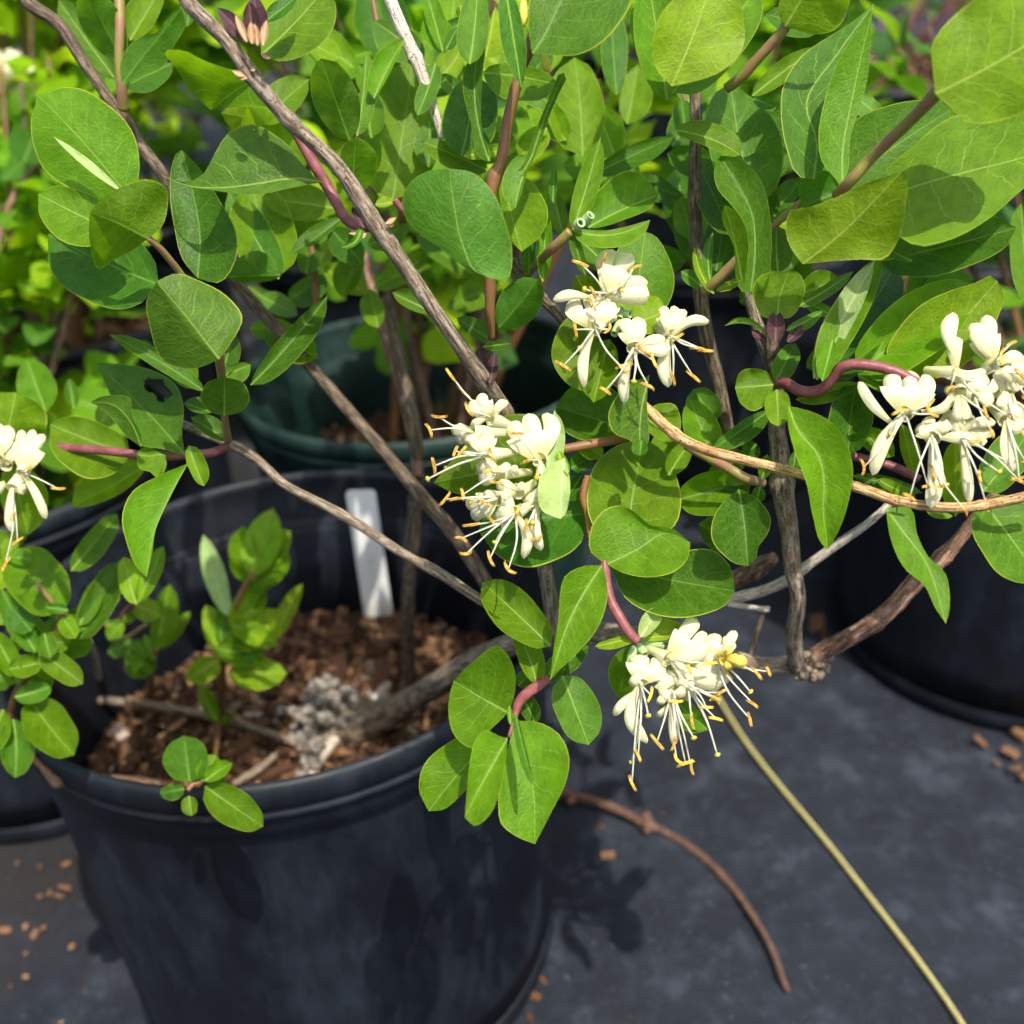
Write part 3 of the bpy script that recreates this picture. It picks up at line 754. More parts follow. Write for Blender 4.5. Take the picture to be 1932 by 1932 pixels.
# ---- leaves: upper middle
S(1,(185,560),(360,220),95,22,.422,'g','u')
S(1,(85,775),(140,290),22,75,.416,'b','u')
T(1,[(290,1130),(340,800),(385,500),(400,330)],[(200,1090),(120,900),(150,700),(240,430)],[(420,1080),(545,880),(560,700),(490,440)],.475,'g','u',ky=.1)
S(1,(535,355),(430,655),58,56,.44,'b','u',q=.5)
S(1,(725,365),(770,-60),98,80,.392,'b','u',q=.5,ky=.6)
T(1,[(838,915),(785,750),(755,560),(765,330),(830,20)],[(800,905),(735,700),(690,520),(690,415),(745,290)],[(835,870),(798,740),(790,560),(805,380),(822,190)],.396,'d','u',ky=.25,cup=-.3)
S(1,(840,915),(790,770),14,20,.395,'g','u')
S(1,(680,885),(765,430),155,160,.425,'d','u',q=.5)
S(1,(690,885),(990,850),46,34,.418,'y','u',q=.45)
S(1,(820,830),(985,780),62,22,.43,'d','u')
S(1,(835,965),(455,800),80,64,.435,'g','u',q=.5)
T(1,[(875,1582),(760,1540),(690,1400),(640,1180),(610,955)],[(700,1515),(560,1402),(440,1325),(352,1210),(345,1110),(420,1005),(520,960)],[(935,1592),(962,1530),(966,1400),(920,1230),(850,1075),(740,975)],.386,'b','l',ky=-.25,cup=.12)
S(1,(905,990),(1020,1425),205,45,.425,'g','u',q=.5)
T(1,[(910,1012),(1010,985),(1070,900),(1105,800),(1160,640),(1215,510),(1262,412)],[(1000,965),(1050,880),(1080,790),(1140,640),(1200,500),(1240,415)],[(1010,1005),(1085,910),(1130,800),(1180,650),(1240,510),(1272,440)],.397,'b','u',ky=.1)
S(1,(1075,875),(985,1175),18,105,.40,'b','u',q=.45)
T(1,[(1080,305),(1150,200),(1250,0),(1420,-220)],[(1060,150),(1080,-40),(1200,-180)],[(1180,312),(1330,312),(1480,238),(1590,110),(1650,0),(1640,-150)],.376,'d','u',ky=.35,cup=-.05)
S(1,(930,-60),(1020,497),66,72,.386,'b','u',p=.4)
S(1,(815,330),(870,40),20,120,.41,'y','u')
S(1,(690,130),(668,28),30,34,.415,'y','l')
S(1,(1365,885),(1320,325),190,135,.475,'g','u',q=.5)
S(1,(800,410),(1225,480),70,140,.435,'g','u',q=.5)
S(1,(900,420),(1210,600),80,80,.45,'b','u',q=.5)
S(1,(1835,575),(1640,40),62,120,.402,'g','u',q=.5)
S(1,(1845,570),(1730,-150),130,160,.396,'g','u',q=.5)
T(9,[(1267,163),(1305,75),(1345,-40)],[(1238,130),(1231,90),(1238,45),(1280,-10)],[(1300,156),(1365,132),(1402,90),(1404,40),(1390,-10)],.376,'y','l',ky=-.25)
S(1,(1310,1305),(1467,778),62,72,.405,'g','u',q=.6,p=.4)
S(1,(1395,1290),(1792,1105),195,62,.412,'g','u',q=.45,p=.6)
S(1,(1308,1302),(1748,1245),30,75,.401,'g','u',bend=-55,q=.5)
S(1,(1298,1300),(1385,1565),36,34,.404,'d','u')
S(1,(1320,1330),(1570,1570),70,75,.42,'b','u')
T(1,[(1650,1800),(1680,1600),(1720,1312)],[(1560,1650),(1540,1500),(1600,1360)],[(1790,1790),(1885,1620),(1845,1440),(1760,1325)],.424,'g','l',ky=-.3)
S(1,(1480,1760),(1325,1560),60,90,.42,'y','l',q=.5)
S(9,(1110,585),(1108,742),20,66,.42,'g','u',q=.5)
S(9,(1150,640),(1120,760),30,40,.425,'g','u')
S(9,(1195,612),(1262,588),42,32,.416,'y','u',q=.5)
S(9,(1190,600),(1165,560),30,30,.418,'y','u',q=.5)
S(1,(1140,1600),(1152,1125),46,42,.415,'g','u')
S(1,(1060,1560),(1060,1335),44,36,.43,'d','u')
S(1,(890,1855),(1110,1580),115,112,.43,'d','l',q=.45,p=.5)
S(1,(515,1765),(288,1655),42,72,.46,'b','u')
S(1,(865,1945),(650,1800),42,62,.455,'d','u')
S(1,(60,1115),(85,772),85,130,.41,'g','l',q=.5,p=.5)
S(1,(1425,985),(1885,775),60,72,.47,'d','u')
S(1,(1560,540),(1530,-20),72,82,.50,'d','u')
S(1,(575,295),(470,-90),45,62,.45,'g','u')
S(1,(590,285),(662,148),32,42,.44,'d','u')
S(1,(300,360),(150,-120),160,160,.56,'d','u')
S(1,(620,200),(640,-150),90,120,.52,'g','u')
S(1,(560,420),(700,560),50,50,.47,'b','u')
S(1,(300,1140),(190,1160),20,40,.43,'y','u')
S(1,(560,1400),(180,1640),70,80,.60,'g','u')
S(1,(760,1560),(420,1340),60,110,.58,'b','u')
S(1,(900,1600),(600,1750),90,80,.58,'g','u')
S(1,(1200,1150),(1210,940),24,20,.41,'d','u')
S(1,(1260,1330),(1190,1060),60,50,.45,'b','u')
# ---- leaves: upper right
S(2,(-60,525),(430,-70),60,165,.39,'g','u',q=.5)
S(2,(580,150),(820,-250),120,265,.387,'y','l',q=.5)
S(2,(390,545),(770,265),62,55,.42,'g','u')
S(2,(400,560),(540,620),40,40,.43,'b','u')
T(2,[(740,1015),(760,800),(700,600),(880,300),(1085,20)],[(660,1000),(590,850),(558,680),(570,480),(680,310),(860,190),(980,110)],[(800,960),(790,790),(800,640),(880,420),(1000,220)],.398,'b','u',ky=.3,cup=.1)
T(2,[(905,1062),(905,850),(950,600),(1010,320),(1075,50)],[(860,1005),(790,920),(768,770),(795,600),(870,370),(990,170)],[(938,960),(948,780),(1000,620),(1045,450),(1066,200)],.386,'g','u',ky=.3,fr=.6)
T(2,[(905,1070),(1100,900),(1300,760),(1520,620)],[(850,860),(960,690),(1150,600),(1340,566),(1450,570)],[(1050,1060),(1250,980),(1400,850),(1490,720)],.412,'d','u',ky=.3)
S(2,(905,1085),(675,1175),60,170,.412,'d','u',q=.45)
S(2,(1430,532),(2230,60),375,330,.335,'y','l',ky=-.25,kx=0,q=.5,p=.42,cup=.05)
T(2,[(1195,1090),(1500,1000),(1932,890),(2250,790)],[(1150,980),(1290,840),(1500,670),(1800,620),(2100,640)],[(1215,1330),(1330,1392),(1500,1362),(1700,1262),(1932,1065),(2150,900)],.388,'g','u',ky=.4,cup=-.1)
T(2,[(680,1495),(900,1320),(1080,1140),(1235,975)],[(610,1400),(582,1280),(610,1190),(690,1178),(850,1125),(1050,1030)],[(820,1480),(1000,1468),(1150,1462),(1215,1370),(1262,1150),(1262,1000)],.374,'y','l',ky=-.3)
S(2,(1100,1480),(1888,1290),155,150,.422,'d','u',q=.5)
S(2,(1960,1720),(1915,1150),85,100,.45,'b','u',q=.5)
T(2,[(410,1150),(330,850),(270,475)],[(250,1080),(150,850),(130,640),(190,520)],[(500,1100),(572,880),(540,720),(400,560)],.43,'b','u',ky=.2)
S(2,(-40,740),(325,878),95,52,.41,'g','u',bend=25,q=.4,p=.55)
T(2,[(385,1665),(410,1400),(390,1200),(310,1040),(212,882)],[(335,1650),(372,1400),(350,1270),(280,1165),(195,1065),(180,950)],[(470,1640),(498,1480),(498,1250),(430,1000),(310,892)],.40,'d','u',ky=.35)
T(2,[(345,1655),(300,1400),(240,1160)],[(330,1640),(290,1400),(225,1200)],[(365,1420),(340,1260),(280,1180)],.402,'g','l')
S(2,(280,1330),(70,890),105,130,.44,'d','u',q=.5)
S(2,(190,1535),(235,1215),100,92,.45,'d','u',q=.5)
S(2,(180,1665),(68,1390),28,28,.415,'y','u',bend=20)
S(2,(160,1595),(172,1315),32,24,.42,'b','u',bend=20)
S(2,(110,1625),(-10,1535),42,44,.425,'b','u')
S(2,(185,1645),(345,1580),22,28,.418,'y','u')
S(2,(540,1545),(530,1275),62,95,.43,'b','u',q=.5)
T(2,[(535,1800),(545,1700),(600,1535)],[(460,1795),(408,1720),(398,1620),(450,1555),(520,1538)],[(600,1800),(670,1720),(690,1610),(650,1540)],.402,'g','l',ky=-.1)
S(2,(670,1660),(885,1570),90,70,.42,'g','u',q=.5)
S(2,(650,1735),(965,1535),32,44,.41,'b','u')
S(2,(690,1700),(860,1790),40,40,.415,'g','u')
T(2,[(485,1925),(420,1850),(330,1810),(235,1845)],[(440,1840),(370,1800),(300,1800)],[(470,1900),(400,1845),(320,1830)],.40,'g','u')
S(2,(585,1870),(790,1760),30,42,.405,'b','u')
S(2,(525,1935),(530,1755),52,52,.395,'r','u',name='bud_scale')
S(2,(590,1935),(690,1840),30,30,.40,'r','u',name='bud_scale')
S(2,(470,1935),(390,1870),24,24,.40,'r','u',name='bud_scale')
S(9,(1540,718),(1667,478),36,30,.385,'g','u',q=.75)
S(9,(1535,715),(1652,490),30,22,.39,'p','u',q=.75)
S(9,(1560,718),(1692,497),60,55,.402,'d','u',q=.5)
S(9,(1615,705),(1838,535),60,62,.402,'g','u',q=.5)
T(9,[(1695,704),(1790,630),(1882,530)],[(1672,670),(1695,620),(1745,570),(1800,546),(1845,532),(1868,520)],[(1760,715),(1845,665),(1882,600),(1894,555)],.408,'y','u',ky=.15,wave=.02)
S(2,(1360,1640),(1645,1580),72,34,.43,'b','u',q=.5)
S(2,(520,1280),(760,1190),60,60,.47,'y','u')
S(2,(20,1250),(60,1080),60,60,.5,'g','u')
S(2,(90,1480),(-30,1200),70,60,.47,'b','u')
S(2,(1300,1480),(1150,1400),30,30,.40,'b','u')
# ---- leaves: middle left
S(3,(740,640),(285,470),205,115,.47,'g','u',q=.5)
S(3,(825,700),(400,935),60,135,.485,'y','l')
NS, NTT = 54, 40
T(3,[(1050,645),(880,450),(700,270),(545,118)],[(920,610),(780,580),(690,430),(600,250)],[(1030,520),(1038,360),(990,240),(850,160),(690,130)],.442,'d','u',hole=(.52,.60,.10,.24))
NS, NTT = 18, 12
T(3,[(800,600),(735,450),(640,360),(512,345)],[(700,520),(620,420),(560,370)],[(800,540),(745,420),(735,320),(640,305),(560,318)],.432,'b','l')
T(3,[(1065,690),(960,880),(880,1060),(830,1335)],[(900,760),(740,860),(690,990),(720,1150),(775,1280)],[(1010,790),(930,950),(880,1070),(862,1200)],.44,'g','u',ky=.3)
S(3,(1068,590),(1155,820),66,42,.432,'g','u',q=.5)
S(3,(1270,425),(1270,203),132,142,.424,'b','l',q=.42,p=.5)
S(3,(1165,290),(615,-40),42,58,.432,'d','u')
S(3,(1100,270),(900,-40),80,90,.44,'g','u')
S(3,(1230,210),(1420,130),40,80,.44,'b','u')
S(3,(1250,210),(1320,-60),60,70,.44,'d','u')
S(9,(472,727),(618,558),20,30,.44,'d','u')
S(3,(1200,400),(1040,350),30,60,.44,'d','u')
T(3,[(770,640),(850,650),(930,640),(920,765)],[(790,720),(850,740),(890,770)],[(810,600),(900,625),(945,680)],.445,'g','u')
S(3,(1290,560),(1080,430),40,70,.45,'d','u')
S(3,(20,640),(90,290),270,215,.478,'y','l',q=.45,p=.5)
S(3,(60,700),(160,1095),160,100,.478,'y','l',q=.5)
S(3,(260,400),(150,100),110,110,.55,'g','u')
S(3,(420,380),(390,210),40,40,.56,'b','u')
S(3,(560,480),(640,300),60,80,.52,'g','u')
# shoots low at the left and in the pot, out of focus
for a in [((345,1525),(55,1180),155,175,'g','u'),((370,1500),(285,1225),35,62,'g','u'),((450,1610),(575,1335),52,62,'b','u'),((450,1690),(675,1245),95,85,'d','u'),
          ((770,1490),(700,1220),60,80,'y','u'),((780,1480),(925,1160),60,50,'g','u'),((400,1300),(665,975),65,82,'b','u'),((205,1765),(5,1400),75,62,'b','u'),
          ((220,1760),(470,1940),75,75,'g','u'),((350,1560),(430,1680),50,60,'g','u'),((180,1640),(60,1500),80,70,'d','u'),((230,1700),(400,1700),60,60,'g','u'),((100,1900),(-40,1640),70,70,'g','u')]:
    S(3,a[0],a[1],a[2],a[3],.515,a[4],a[5],q=.5)
for a in [((165,85),(420,410),130,135,'g'),((75,205),(85,540),100,95,'b'),((20,150),(-60,420),80,80,'g'),((130,110),(300,-60),60,60,'g'),((60,20),(-60,-60),60,60,'d')]:
    S(6,a[0],a[1],a[2],a[3],.525,a[4],'u',q=.5)
stem(3, [(365,1535,.52,46),(300,1680,.525,46),(225,1810,.53,46),(110,1960,.535,44),(60,2080,.54,40),(60,2180,.545,34),(180,2350,.55,40),(290,2450,.55,40)], 'brown', 'stem', 8, .03)
stem(3, [(240,1790,.53,30),(330,1550,.52,30),(210,1370,.51,26)], 'green', 'stem', 8, .03)
for a in [((885,1745),(960,1375),62,82,'g'),((885,1745),(1075,1530),42,42,'g'),((700,1680),(580,1560),20,20,'b'),((610,1760),(760,1690),40,60,'b'),((700,1800),(820,1830),40,30,'g')]:
    S(3,a[0],a[1],a[2],a[3],.68,a[4],'u',q=.55)
stem(3, [(885,1750,.68,26),(860,1850,.71,28),(850,2000,.77,30)], 'brown', 'stem', 8, .03)
stem(3, [(640,1670,.66,40),(700,1550,.63,40),(760,1480,.60,34)], 'red', 'stem', 8, .03)
stem(3, [(830,1600,.66,20),(700,1680,.67,22),(640,1690,.675,26),(600,1600,.67,14)], 'green', 'stem', 8, .03)
stem(3, [(500,1700,.68,34),(540,1800,.72,36),(560,2000,.78,36)], 'pale', 'stem', 8, .06)
for a in [((1290,1555),(1150,1095),60,62,'p'),((1420,1325),(1545,945),102,95,'y'),((1440,1335),(1612,1085),40,42,'y'),((1420,1330),(1440,1110),50,50,'y'),((1260,1785),(1165,1490),62,72,'y'),
          ((1330,1655),(1500,1395),110,70,'y'),((1300,1600),(1575,1715),62,66,'y'),((1540,1700),(1712,1370),60,42,'y'),((1250,1700),(1290,1430),50,60,'d'),((1400,1400),(1560,1300),50,40,'y'),((1290,1880),(1625,1880),90,95,'y'),((1300,1830),(1450,1770),40,60,'d')]:
    S(3,a[0],a[1],a[2],a[3],.64,a[4],'u',q=.6)
S(6,(1230,225),(1130,10),42,52,.70,'g','u')
S(6,(1250,240),(1310,160),20,30,.72,'g','u')
stem(3, [(1430,1320,.635,30),(1385,1390,.638,36),(1295,1590,.645,38),(1262,1750,.66,38),(1260,1960,.69,40),(1240,2090,.72,42),(1230,2180,.745,42)], 'brown', 'stem', 8, .03)
for a in [((1075,565),(1040,300),135,122,'d'),((1140,560),(1225,410),62,72,'g'),((1160,585),(1490,815),100,112,'g'),((1045,600),(905,630),52,42,'d'),((1070,640),(1085,755),42,52,'g')]:
    S(6,a[0],a[1],a[2],a[3],.49,a[4],'u',q=.48,ky=.6)
stem(6, [(1060,610,.49,30),(1100,570,.492,32),(1150,560,.495,34),(1200,480,.54,30),(1230,330,.63,30),(1240,200,.74,30)], 'brown', 'stem', 8, .03)
rl = np.random.default_rng(31)
for (c_, sp, d_, n_, sz, mm) in [(3, [(360,1540),(300,1680),(225,1810),(110,1960)], .525, 16, 210, 'ggyb'), (3, [(1400,1280),(1385,1390),(1295,1590),(1262,1750)], .64, 10, 290, 'yyg'), (3, [(885,1745),(860,1850)], .69, 4, 150, 'gy'), (6, [(1100,570),(1150,560)], .495, 3, 150, 'gd'), (3, [(60,1200),(120,1450),(60,1750)], .54, 8, 220, 'gyg'), (3, [(760,1480),(700,1550)], .62, 4, 190, 'yg')]:
    for k in range(n_):
        b_ = np.array(sp[rl.integers(len(sp))], float) + rl.normal(size=2) * 30
        th = rl.uniform(0, 6.28); L_ = sz * rl.uniform(.6, 1.2)
        S(c_, tuple(b_), (b_[0] + math.cos(th) * L_, b_[1] + math.sin(th) * L_ - 40), L_ * rl.uniform(.22, .36), L_ * rl.uniform(.22, .36), d_ + rl.uniform(-.012, .015), rl.choice(list(mm)), 'u', q=.55)
# ---- leaves: centre and hanging tip
T(4,[(1230,640),(900,720),(522,800)],[(1050,900),(800,880),(640,860)],[(1200,432),(1060,412),(900,425),(740,560),(620,680)],.428,'g','l',ky=-.15)
S(4,(1160,805),(1206,388),14,84,.396,'p','u',q=.6)
S(4,(1262,660),(1240,1005),45,140,.396,'p','u',q=.45,p=.55)
S(4,(1225,620),(1285,760),30,20,.40,'y','u')
S(4,(1405,975),(775,1075),265,155,.43,'d','u',q=.48)
S(4,(1605,500),(1212,370),140,205,.428,'d','u',q=.48)
T(4,[(1745,190),(1700,380),(1690,560),(1700,640)],[(1730,320),(1735,450),(1740,560)],[(1620,250),(1545,330),(1510,430),(1545,520),(1640,565)],.408,'b','u',ky=.1)
S(4,(1700,560),(1690,648),40,50,.40,'d','u',q=.4)
T(4,[(1620,1130),(1645,900),(1690,660),(1710,548)],[(1490,1120),(1405,1000),(1390,860),(1440,690),(1560,590)],[(1780,1110),(1890,1040),(1925,910),(1895,760),(1820,620)],.418,'g','u',ky=.5,cup=-.05)
T(4,[(1500,1262),(1680,1175),(1840,1085),(1975,1140)],[(1410,1190),(1420,1040),(1500,945),(1580,928),(1660,965),(1740,1035),(1880,1062)],[(1600,1312),(1750,1335),(1900,1295),(1965,1220)],.402,'g','u',ky=.45)
T(9,[(1152,1068),(1270,1095),(1386,1115)],[(1230,1065),(1290,1040),(1345,1038),(1378,1070)],[(1180,1128),(1245,1162),(1325,1160),(1372,1138)],.421,'d','u')
T(4,[(1475,1268),(1400,1380),(1300,1560),(1180,1920)],[(1370,1272),(1262,1335),(1238,1430),(1232,1550),(1205,1720)],[(1500,1340),(1498,1500),(1440,1640),(1320,1780),(1225,1870)],.392,'g','u',ky=.35)
S(4,(1185,1725),(800,1365),125,120,.402,'g','u',q=.45,p=.5)
S(4,(1110,1945),(982,1600),62,85,.407,'g','u')
S(4,(1130,1935),(1260,1760),50,60,.425,'d','u')
S(4,(1180,1900),(1400,1720),60,60,.43,'d','u')
T(7,[(948,170),(800,90),(635,-10)],[(850,260),(735,372),(640,300),(606,170),(615,60)],[(982,60),(968,-110),(885,-210),(760,-130),(680,-60)],.386,'g','u',ky=.3)
S(7,(880,290),(495,728),95,180,.396,'g','u',q=.5,p=.55)
T(7,[(942,312),(860,460),(780,600),(698,762)],[(932,420),(900,600),(830,760),(755,810)],[(890,302),(820,268),(762,320),(728,450),(712,610)],.376,'g','u',ky=.45)
T(7,[(985,215),(1040,400),(1085,600),(1096,914)],[(1130,228),(1240,300),(1292,430),(1275,550),(1190,730)],[(940,380),(905,520),(888,680),(905,800),(990,870)],.39,'g','u',ky=.55)
S(7,(985,165),(1088,585),16,36,.374,'d','u',q=.5)
S(7,(960,240),(950,125),16,16,.376,'g','u')
S(7,(1250,-40),(1400,352),135,115,.42,'b','u',q=.48)
S(7,(1010,60),(1100,240),60,50,.41,'d','u')
S(7,(1000,20),(1080,-60),50,50,.42,'d','u')
S(4,(1300,720),(1420,640),60,60,.43,'d','u')
S(4,(1360,760),(1260,900),60,60,.435,'d','u')
S(4,(1330,560),(1480,660),60,60,.43,'g','u')
S(4,(1700,420),(1900,560),150,60,.43,'g','u')
S(4,(1850,760),(1980,560),60,60,.425,'g','u')
rl = np.random.default_rng(57); fill = []
for (x0, x1, y0, y1, n_, da, db_, mm) in [(1230,1480,190,560,17,.465,.53,'ddgb'), (1040,1300,170,430,12,.47,.55,'ggdb'), (490,720,330,540,9,.50,.58,'ggy'), (1560,1880,330,500,6,.44,.50,'dgb'), (560,1000,20,240,14,.47,.56,'ggdy'), (1180,1420,900,1010,4,.44,.47,'dg'), (680,1040,10,330,14,.45,.50,'ggyb'), (1290,1470,220,600,12,.455,.50,'ggdb'), (1480,1640,60,420,6,.45,.50,'gdb'), (440,720,420,640,9,.49,.56,'ggdb')]:
    for k in range(n_):
        b_ = np.array([rl.uniform(x0, x1), rl.uniform(y0, y1)]); th = rl.uniform(-2.6, -.5) if rl.random() < .7 else rl.uniform(-.5, 3.6)
        L_ = rl.uniform(70, 120)
        fill.append(S(9, tuple(b_), (b_[0] + math.cos(th) * L_, b_[1] + math.sin(th) * L_), L_ * rl.uniform(.2, .36), L_ * rl.uniform(.2, .36), rl.uniform(da, db_), rl.choice(list(mm)), 'u', q=.6, kx=rl.uniform(-.5, .5)))
for (a_, b_, dd_) in [((1330,620),(1290,180),.50), ((1180,520),(1130,150),.51), ((600,620),(560,300),.54), ((760,420),(700,-20),.52), ((900,360),(880,-20),.52), ((1420,560),(1400,230),.49), ((1700,560),(1730,330),.47)]:
    fill.append(stem(9, [(a_[0],a_[1],dd_,14),((a_[0]+b_[0])/2+8,(a_[1]+b_[1])/2,dd_,12),(b_[0],b_[1],dd_,9)], 'brown', 'stem', 8, .03))
# ---- leaves: middle right
S(5,(515,245),(296,262),135,105,.41,'g','u',q=.42,p=.5)
S(5,(530,225),(640,12),62,72,.42,'b','u',q=.5)
S(5,(532,272),(540,480),76,72,.405,'g','u',q=.45)
S(5,(490,390),(168,608),75,42,.43,'d','u')
T(5,[(600,365),(650,500),(770,650),(800,780),(795,950),(822,1178)],[(595,450),(640,640),(700,800),(740,1000),(790,1150)],[(720,395),(840,455),(930,580),(965,730),(940,900),(875,1090)],.39,'g','u',ky=.35,fl=-.5)
S(5,(985,240),(940,645),125,125,.42,'d','u',q=.5)
S(5,(850,-10),(790,228),42,62,.388,'g','u')
S(5,(640,330),(1000,235),40,60,.412,'g','u')
S(5,(700,150),(840,20),50,60,.41,'d','u')
S(5,(390,790),(-40,900),145,110,.43,'g','u',q=.5)
S(5,(180,680),(40,330),100,100,.44,'g','u',q=.5)
S(5,(180,460),(60,270),110,90,.46,'b','u',q=.5)
T(5,[(318,835),(345,1000),(370,1270)],[(420,890),(500,1020),(480,1090),(425,1170),(415,1230)],[(230,910),(165,1030),(165,1120),(230,1210),(310,1262)],.414,'d','u',ky=.4)
S(5,(335,840),(185,925),52,62,.425,'d','u')
S(5,(450,780),(480,640),40,40,.42,'d','u')
S(5,(440,820),(420,920),40,40,.42,'d','u')
S(5,(420,580),(350,640),60,60,.44,'d','u')
T(5,[(1150,945),(1250,1080),(1370,1240),(1490,1598)],[(1290,945),(1330,1100),(1400,1230),(1480,1300),(1512,1430),(1505,1550)],[(1175,1110),(1260,1290),(1370,1385),(1430,1510)],.386,'g','u',ky=.5)
S(5,(1690,900),(2030,1360),190,185,.40,'g','u',q=.48)
S(5,(1700,850),(1970,500),130,110,.40,'b','u',q=.5)
S(5,(1540,560),(1545,995),72,85,.412,'y','l')
S(5,(1240,470),(1310,770),65,42,.41,'y','l')
S(5,(985,190),(1190,300),50,30,.40,'g','u')
S(5,(1100,780),(1320,880),40,30,.40,'g','u')
S(5,(1380,960),(1530,990),16,30,.40,'g','u')
S(5,(1000,500),(1200,650),80,60,.425,'g','u')
S(5,(960,760),(1360,860),40,40,.42,'d','u')
S(5,(640,620),(620,740),40,30,.42,'d','u')
# ---- bracts of the lowest flower head
S(10,(420,395),(610,125),95,75,.398,'p','u',q=.45,p=.55)
S(10,(440,410),(870,360),165,40,.405,'y','u',q=.5)
S(10,(400,390),(-10,480),62,42,.40,'y','u',q=.5)
S(10,(390,470),(330,1030),30,240,.412,'g','l',q=.5)
S(10,(600,850),(1060,1275),90,170,.425,'g','u',q=.5)

# ------------------------------------------------------------------ flowers
def cluster(d, at):
    o = empty('flower_cluster', tuple(P(np.array(at[0]), np.array(at[1]), np.array(d))), shrub)
    return o

_sk = [0]
def strap(mb, c, a, b, hw, d0, d1, mi=0, bow=.0015, rl=6, thick=.13):
    """tongue shaped lobe: a thin two skinned trough, rolled back at sides and tip"""
    _sk[0] += 1; rr = np.random.default_rng(_sk[0] + 3000)
    A, B = px(c, a), px(c, b); s_ = CROPS[c][2]
    ax = B - A; L = np.linalg.norm(ax); ax /= L; nrm = np.array([ax[1], -ax[0]])
    n, m = 16, 10; v = []; uv = []; tw = rr.uniform(-.7, .7); side = rr.normal() * .10; ph = rr.uniform(0, 6)
    rl_ = rr.uniform(.35, .75); mp = d0 / 1932.
    for i in range(n + 1):
        s = i / n
        w_ = hw * s_ * (0.42 + .58 * math.sin(min(1, s * 1.3) * math.pi / 2)) * (1 if s < .70 else math.sqrt(max(0, 1 - ((s - .70) / .30) ** 2)))
        w_ = max(w_, .10) * (1 + .05 * math.sin(9 * s + ph))
        p = A + ax * L * s + nrm * math.sin(s * 3.1) * L * side
        dd = d0 + (d1 - d0) * s - bow * math.sin(s * math.pi) + (.0022 * ((s - .75) / .25) ** 2 if s > .75 else 0)
        for k in range(m + 1):
            t = -1 + 2 * k / m
            q = p + nrm * t * w_ * (1 - .12 * t * t)
            z = dd + w_ * mp * (rl_ * t * t + .35 * tw * t * s) + .00010 * math.sin(t * 7 + ph)
            v.append((q[0], q[1], z)); uv.append((k / m, .25 + .75 * s))
    v = np.array(v); v2 = v.copy(); M_ = m + 1
    for i in range(n + 1):
        for k in range(M_):
            if 0 < k < m and i < n: v2[i*M_+k, 2] += .00035
    W = np.concatenate([P(v[:, 0], v[:, 1], v[:, 2]), P(v2[:, 0], v2[:, 1], v2[:, 2])]); f = []; N = len(v)
    for i in range(n):
        for k in range(m):
            q = (i*M_+k, i*M_+k+1, (i+1)*M_+k+1, (i+1)*M_+k); f.append(q); f.append(tuple(x + N for x in q[::-1]))
    mb.add(W, f, uv + uv, uv + uv, mi)

def fan(mb, c, mouth, tip, hw, nl, d, curl=.006, mi=0, seed=0):
    """upper lip: a short funnel that divides into thin overlapping rounded lobes"""
    rr = np.random.default_rng(seed + 77)
    A, B = px(c, mouth), px(c, tip); s_ = CROPS[c][2]
    ax = B - A; L = np.linalg.norm(ax); ax /= L; nrm = np.array([ax[1], -ax[0]])
    nr, na = 8, 14; v = []; uv = []
    for i in range(nr + 1):
        r = i / nr * .66
        for j in range(na + 1):
            a = -1 + 2 * j / na
            wd = hw * s_ * (.20 + .80 * math.sin(min(1, r * 1.3) * math.pi / 2))
            p = A + ax * L * r * (1 - .10 * a * a) + nrm * a * wd
            dep = d + curl * r ** 2 * .8 - .0030 * math.sin(r * 2.4) + .0032 * a * a * r + .00008 * math.sin(a * 16)
            v.append((p[0], p[1], dep)); uv.append((j / na, .05 + r))
    v = np.array(v); n = na + 1; N = len(v); v2 = v.copy(); v2[:, 2] += .0004
    W = np.concatenate([P(v[:, 0], v[:, 1], v[:, 2]), P(v2[:, 0], v2[:, 1], v2[:, 2])]); f = []
    for i in range(nr):
        for j in range(na):
            q = (i*n+j, i*n+j+1, (i+1)*n+j+1, (i+1)*n+j); f.append(q); f.append(tuple(x + N for x in q[::-1]))
    mb.add(W, f, uv + uv, uv + uv, mi)
    o = CROPS[c]
    for k in range(nl):
        a = 0 if nl == 1 else -1 + 2 * (k + .5) / nl
        a *= 1.0
        ln = L * (1.10 - .16 * a * a) * rr.uniform(.93, 1.07)
        p0 = A + ax * L * .30 + nrm * a * hw * s_ * .42
        p1 = A + ax * ln + nrm * a * hw * s_ * 1.0
        toc = lambda p: ((p[0] - o[0]) / s_, (p[1] - o[1]) / s_)
        strap(mb, c, toc(p0), toc(p1), hw / nl * 1.12, d - .0016 + .0004 * k, d + curl * .9 * rr.uniform(.5, 1.2) + .0014 * a * a - .002, mi, .0012)

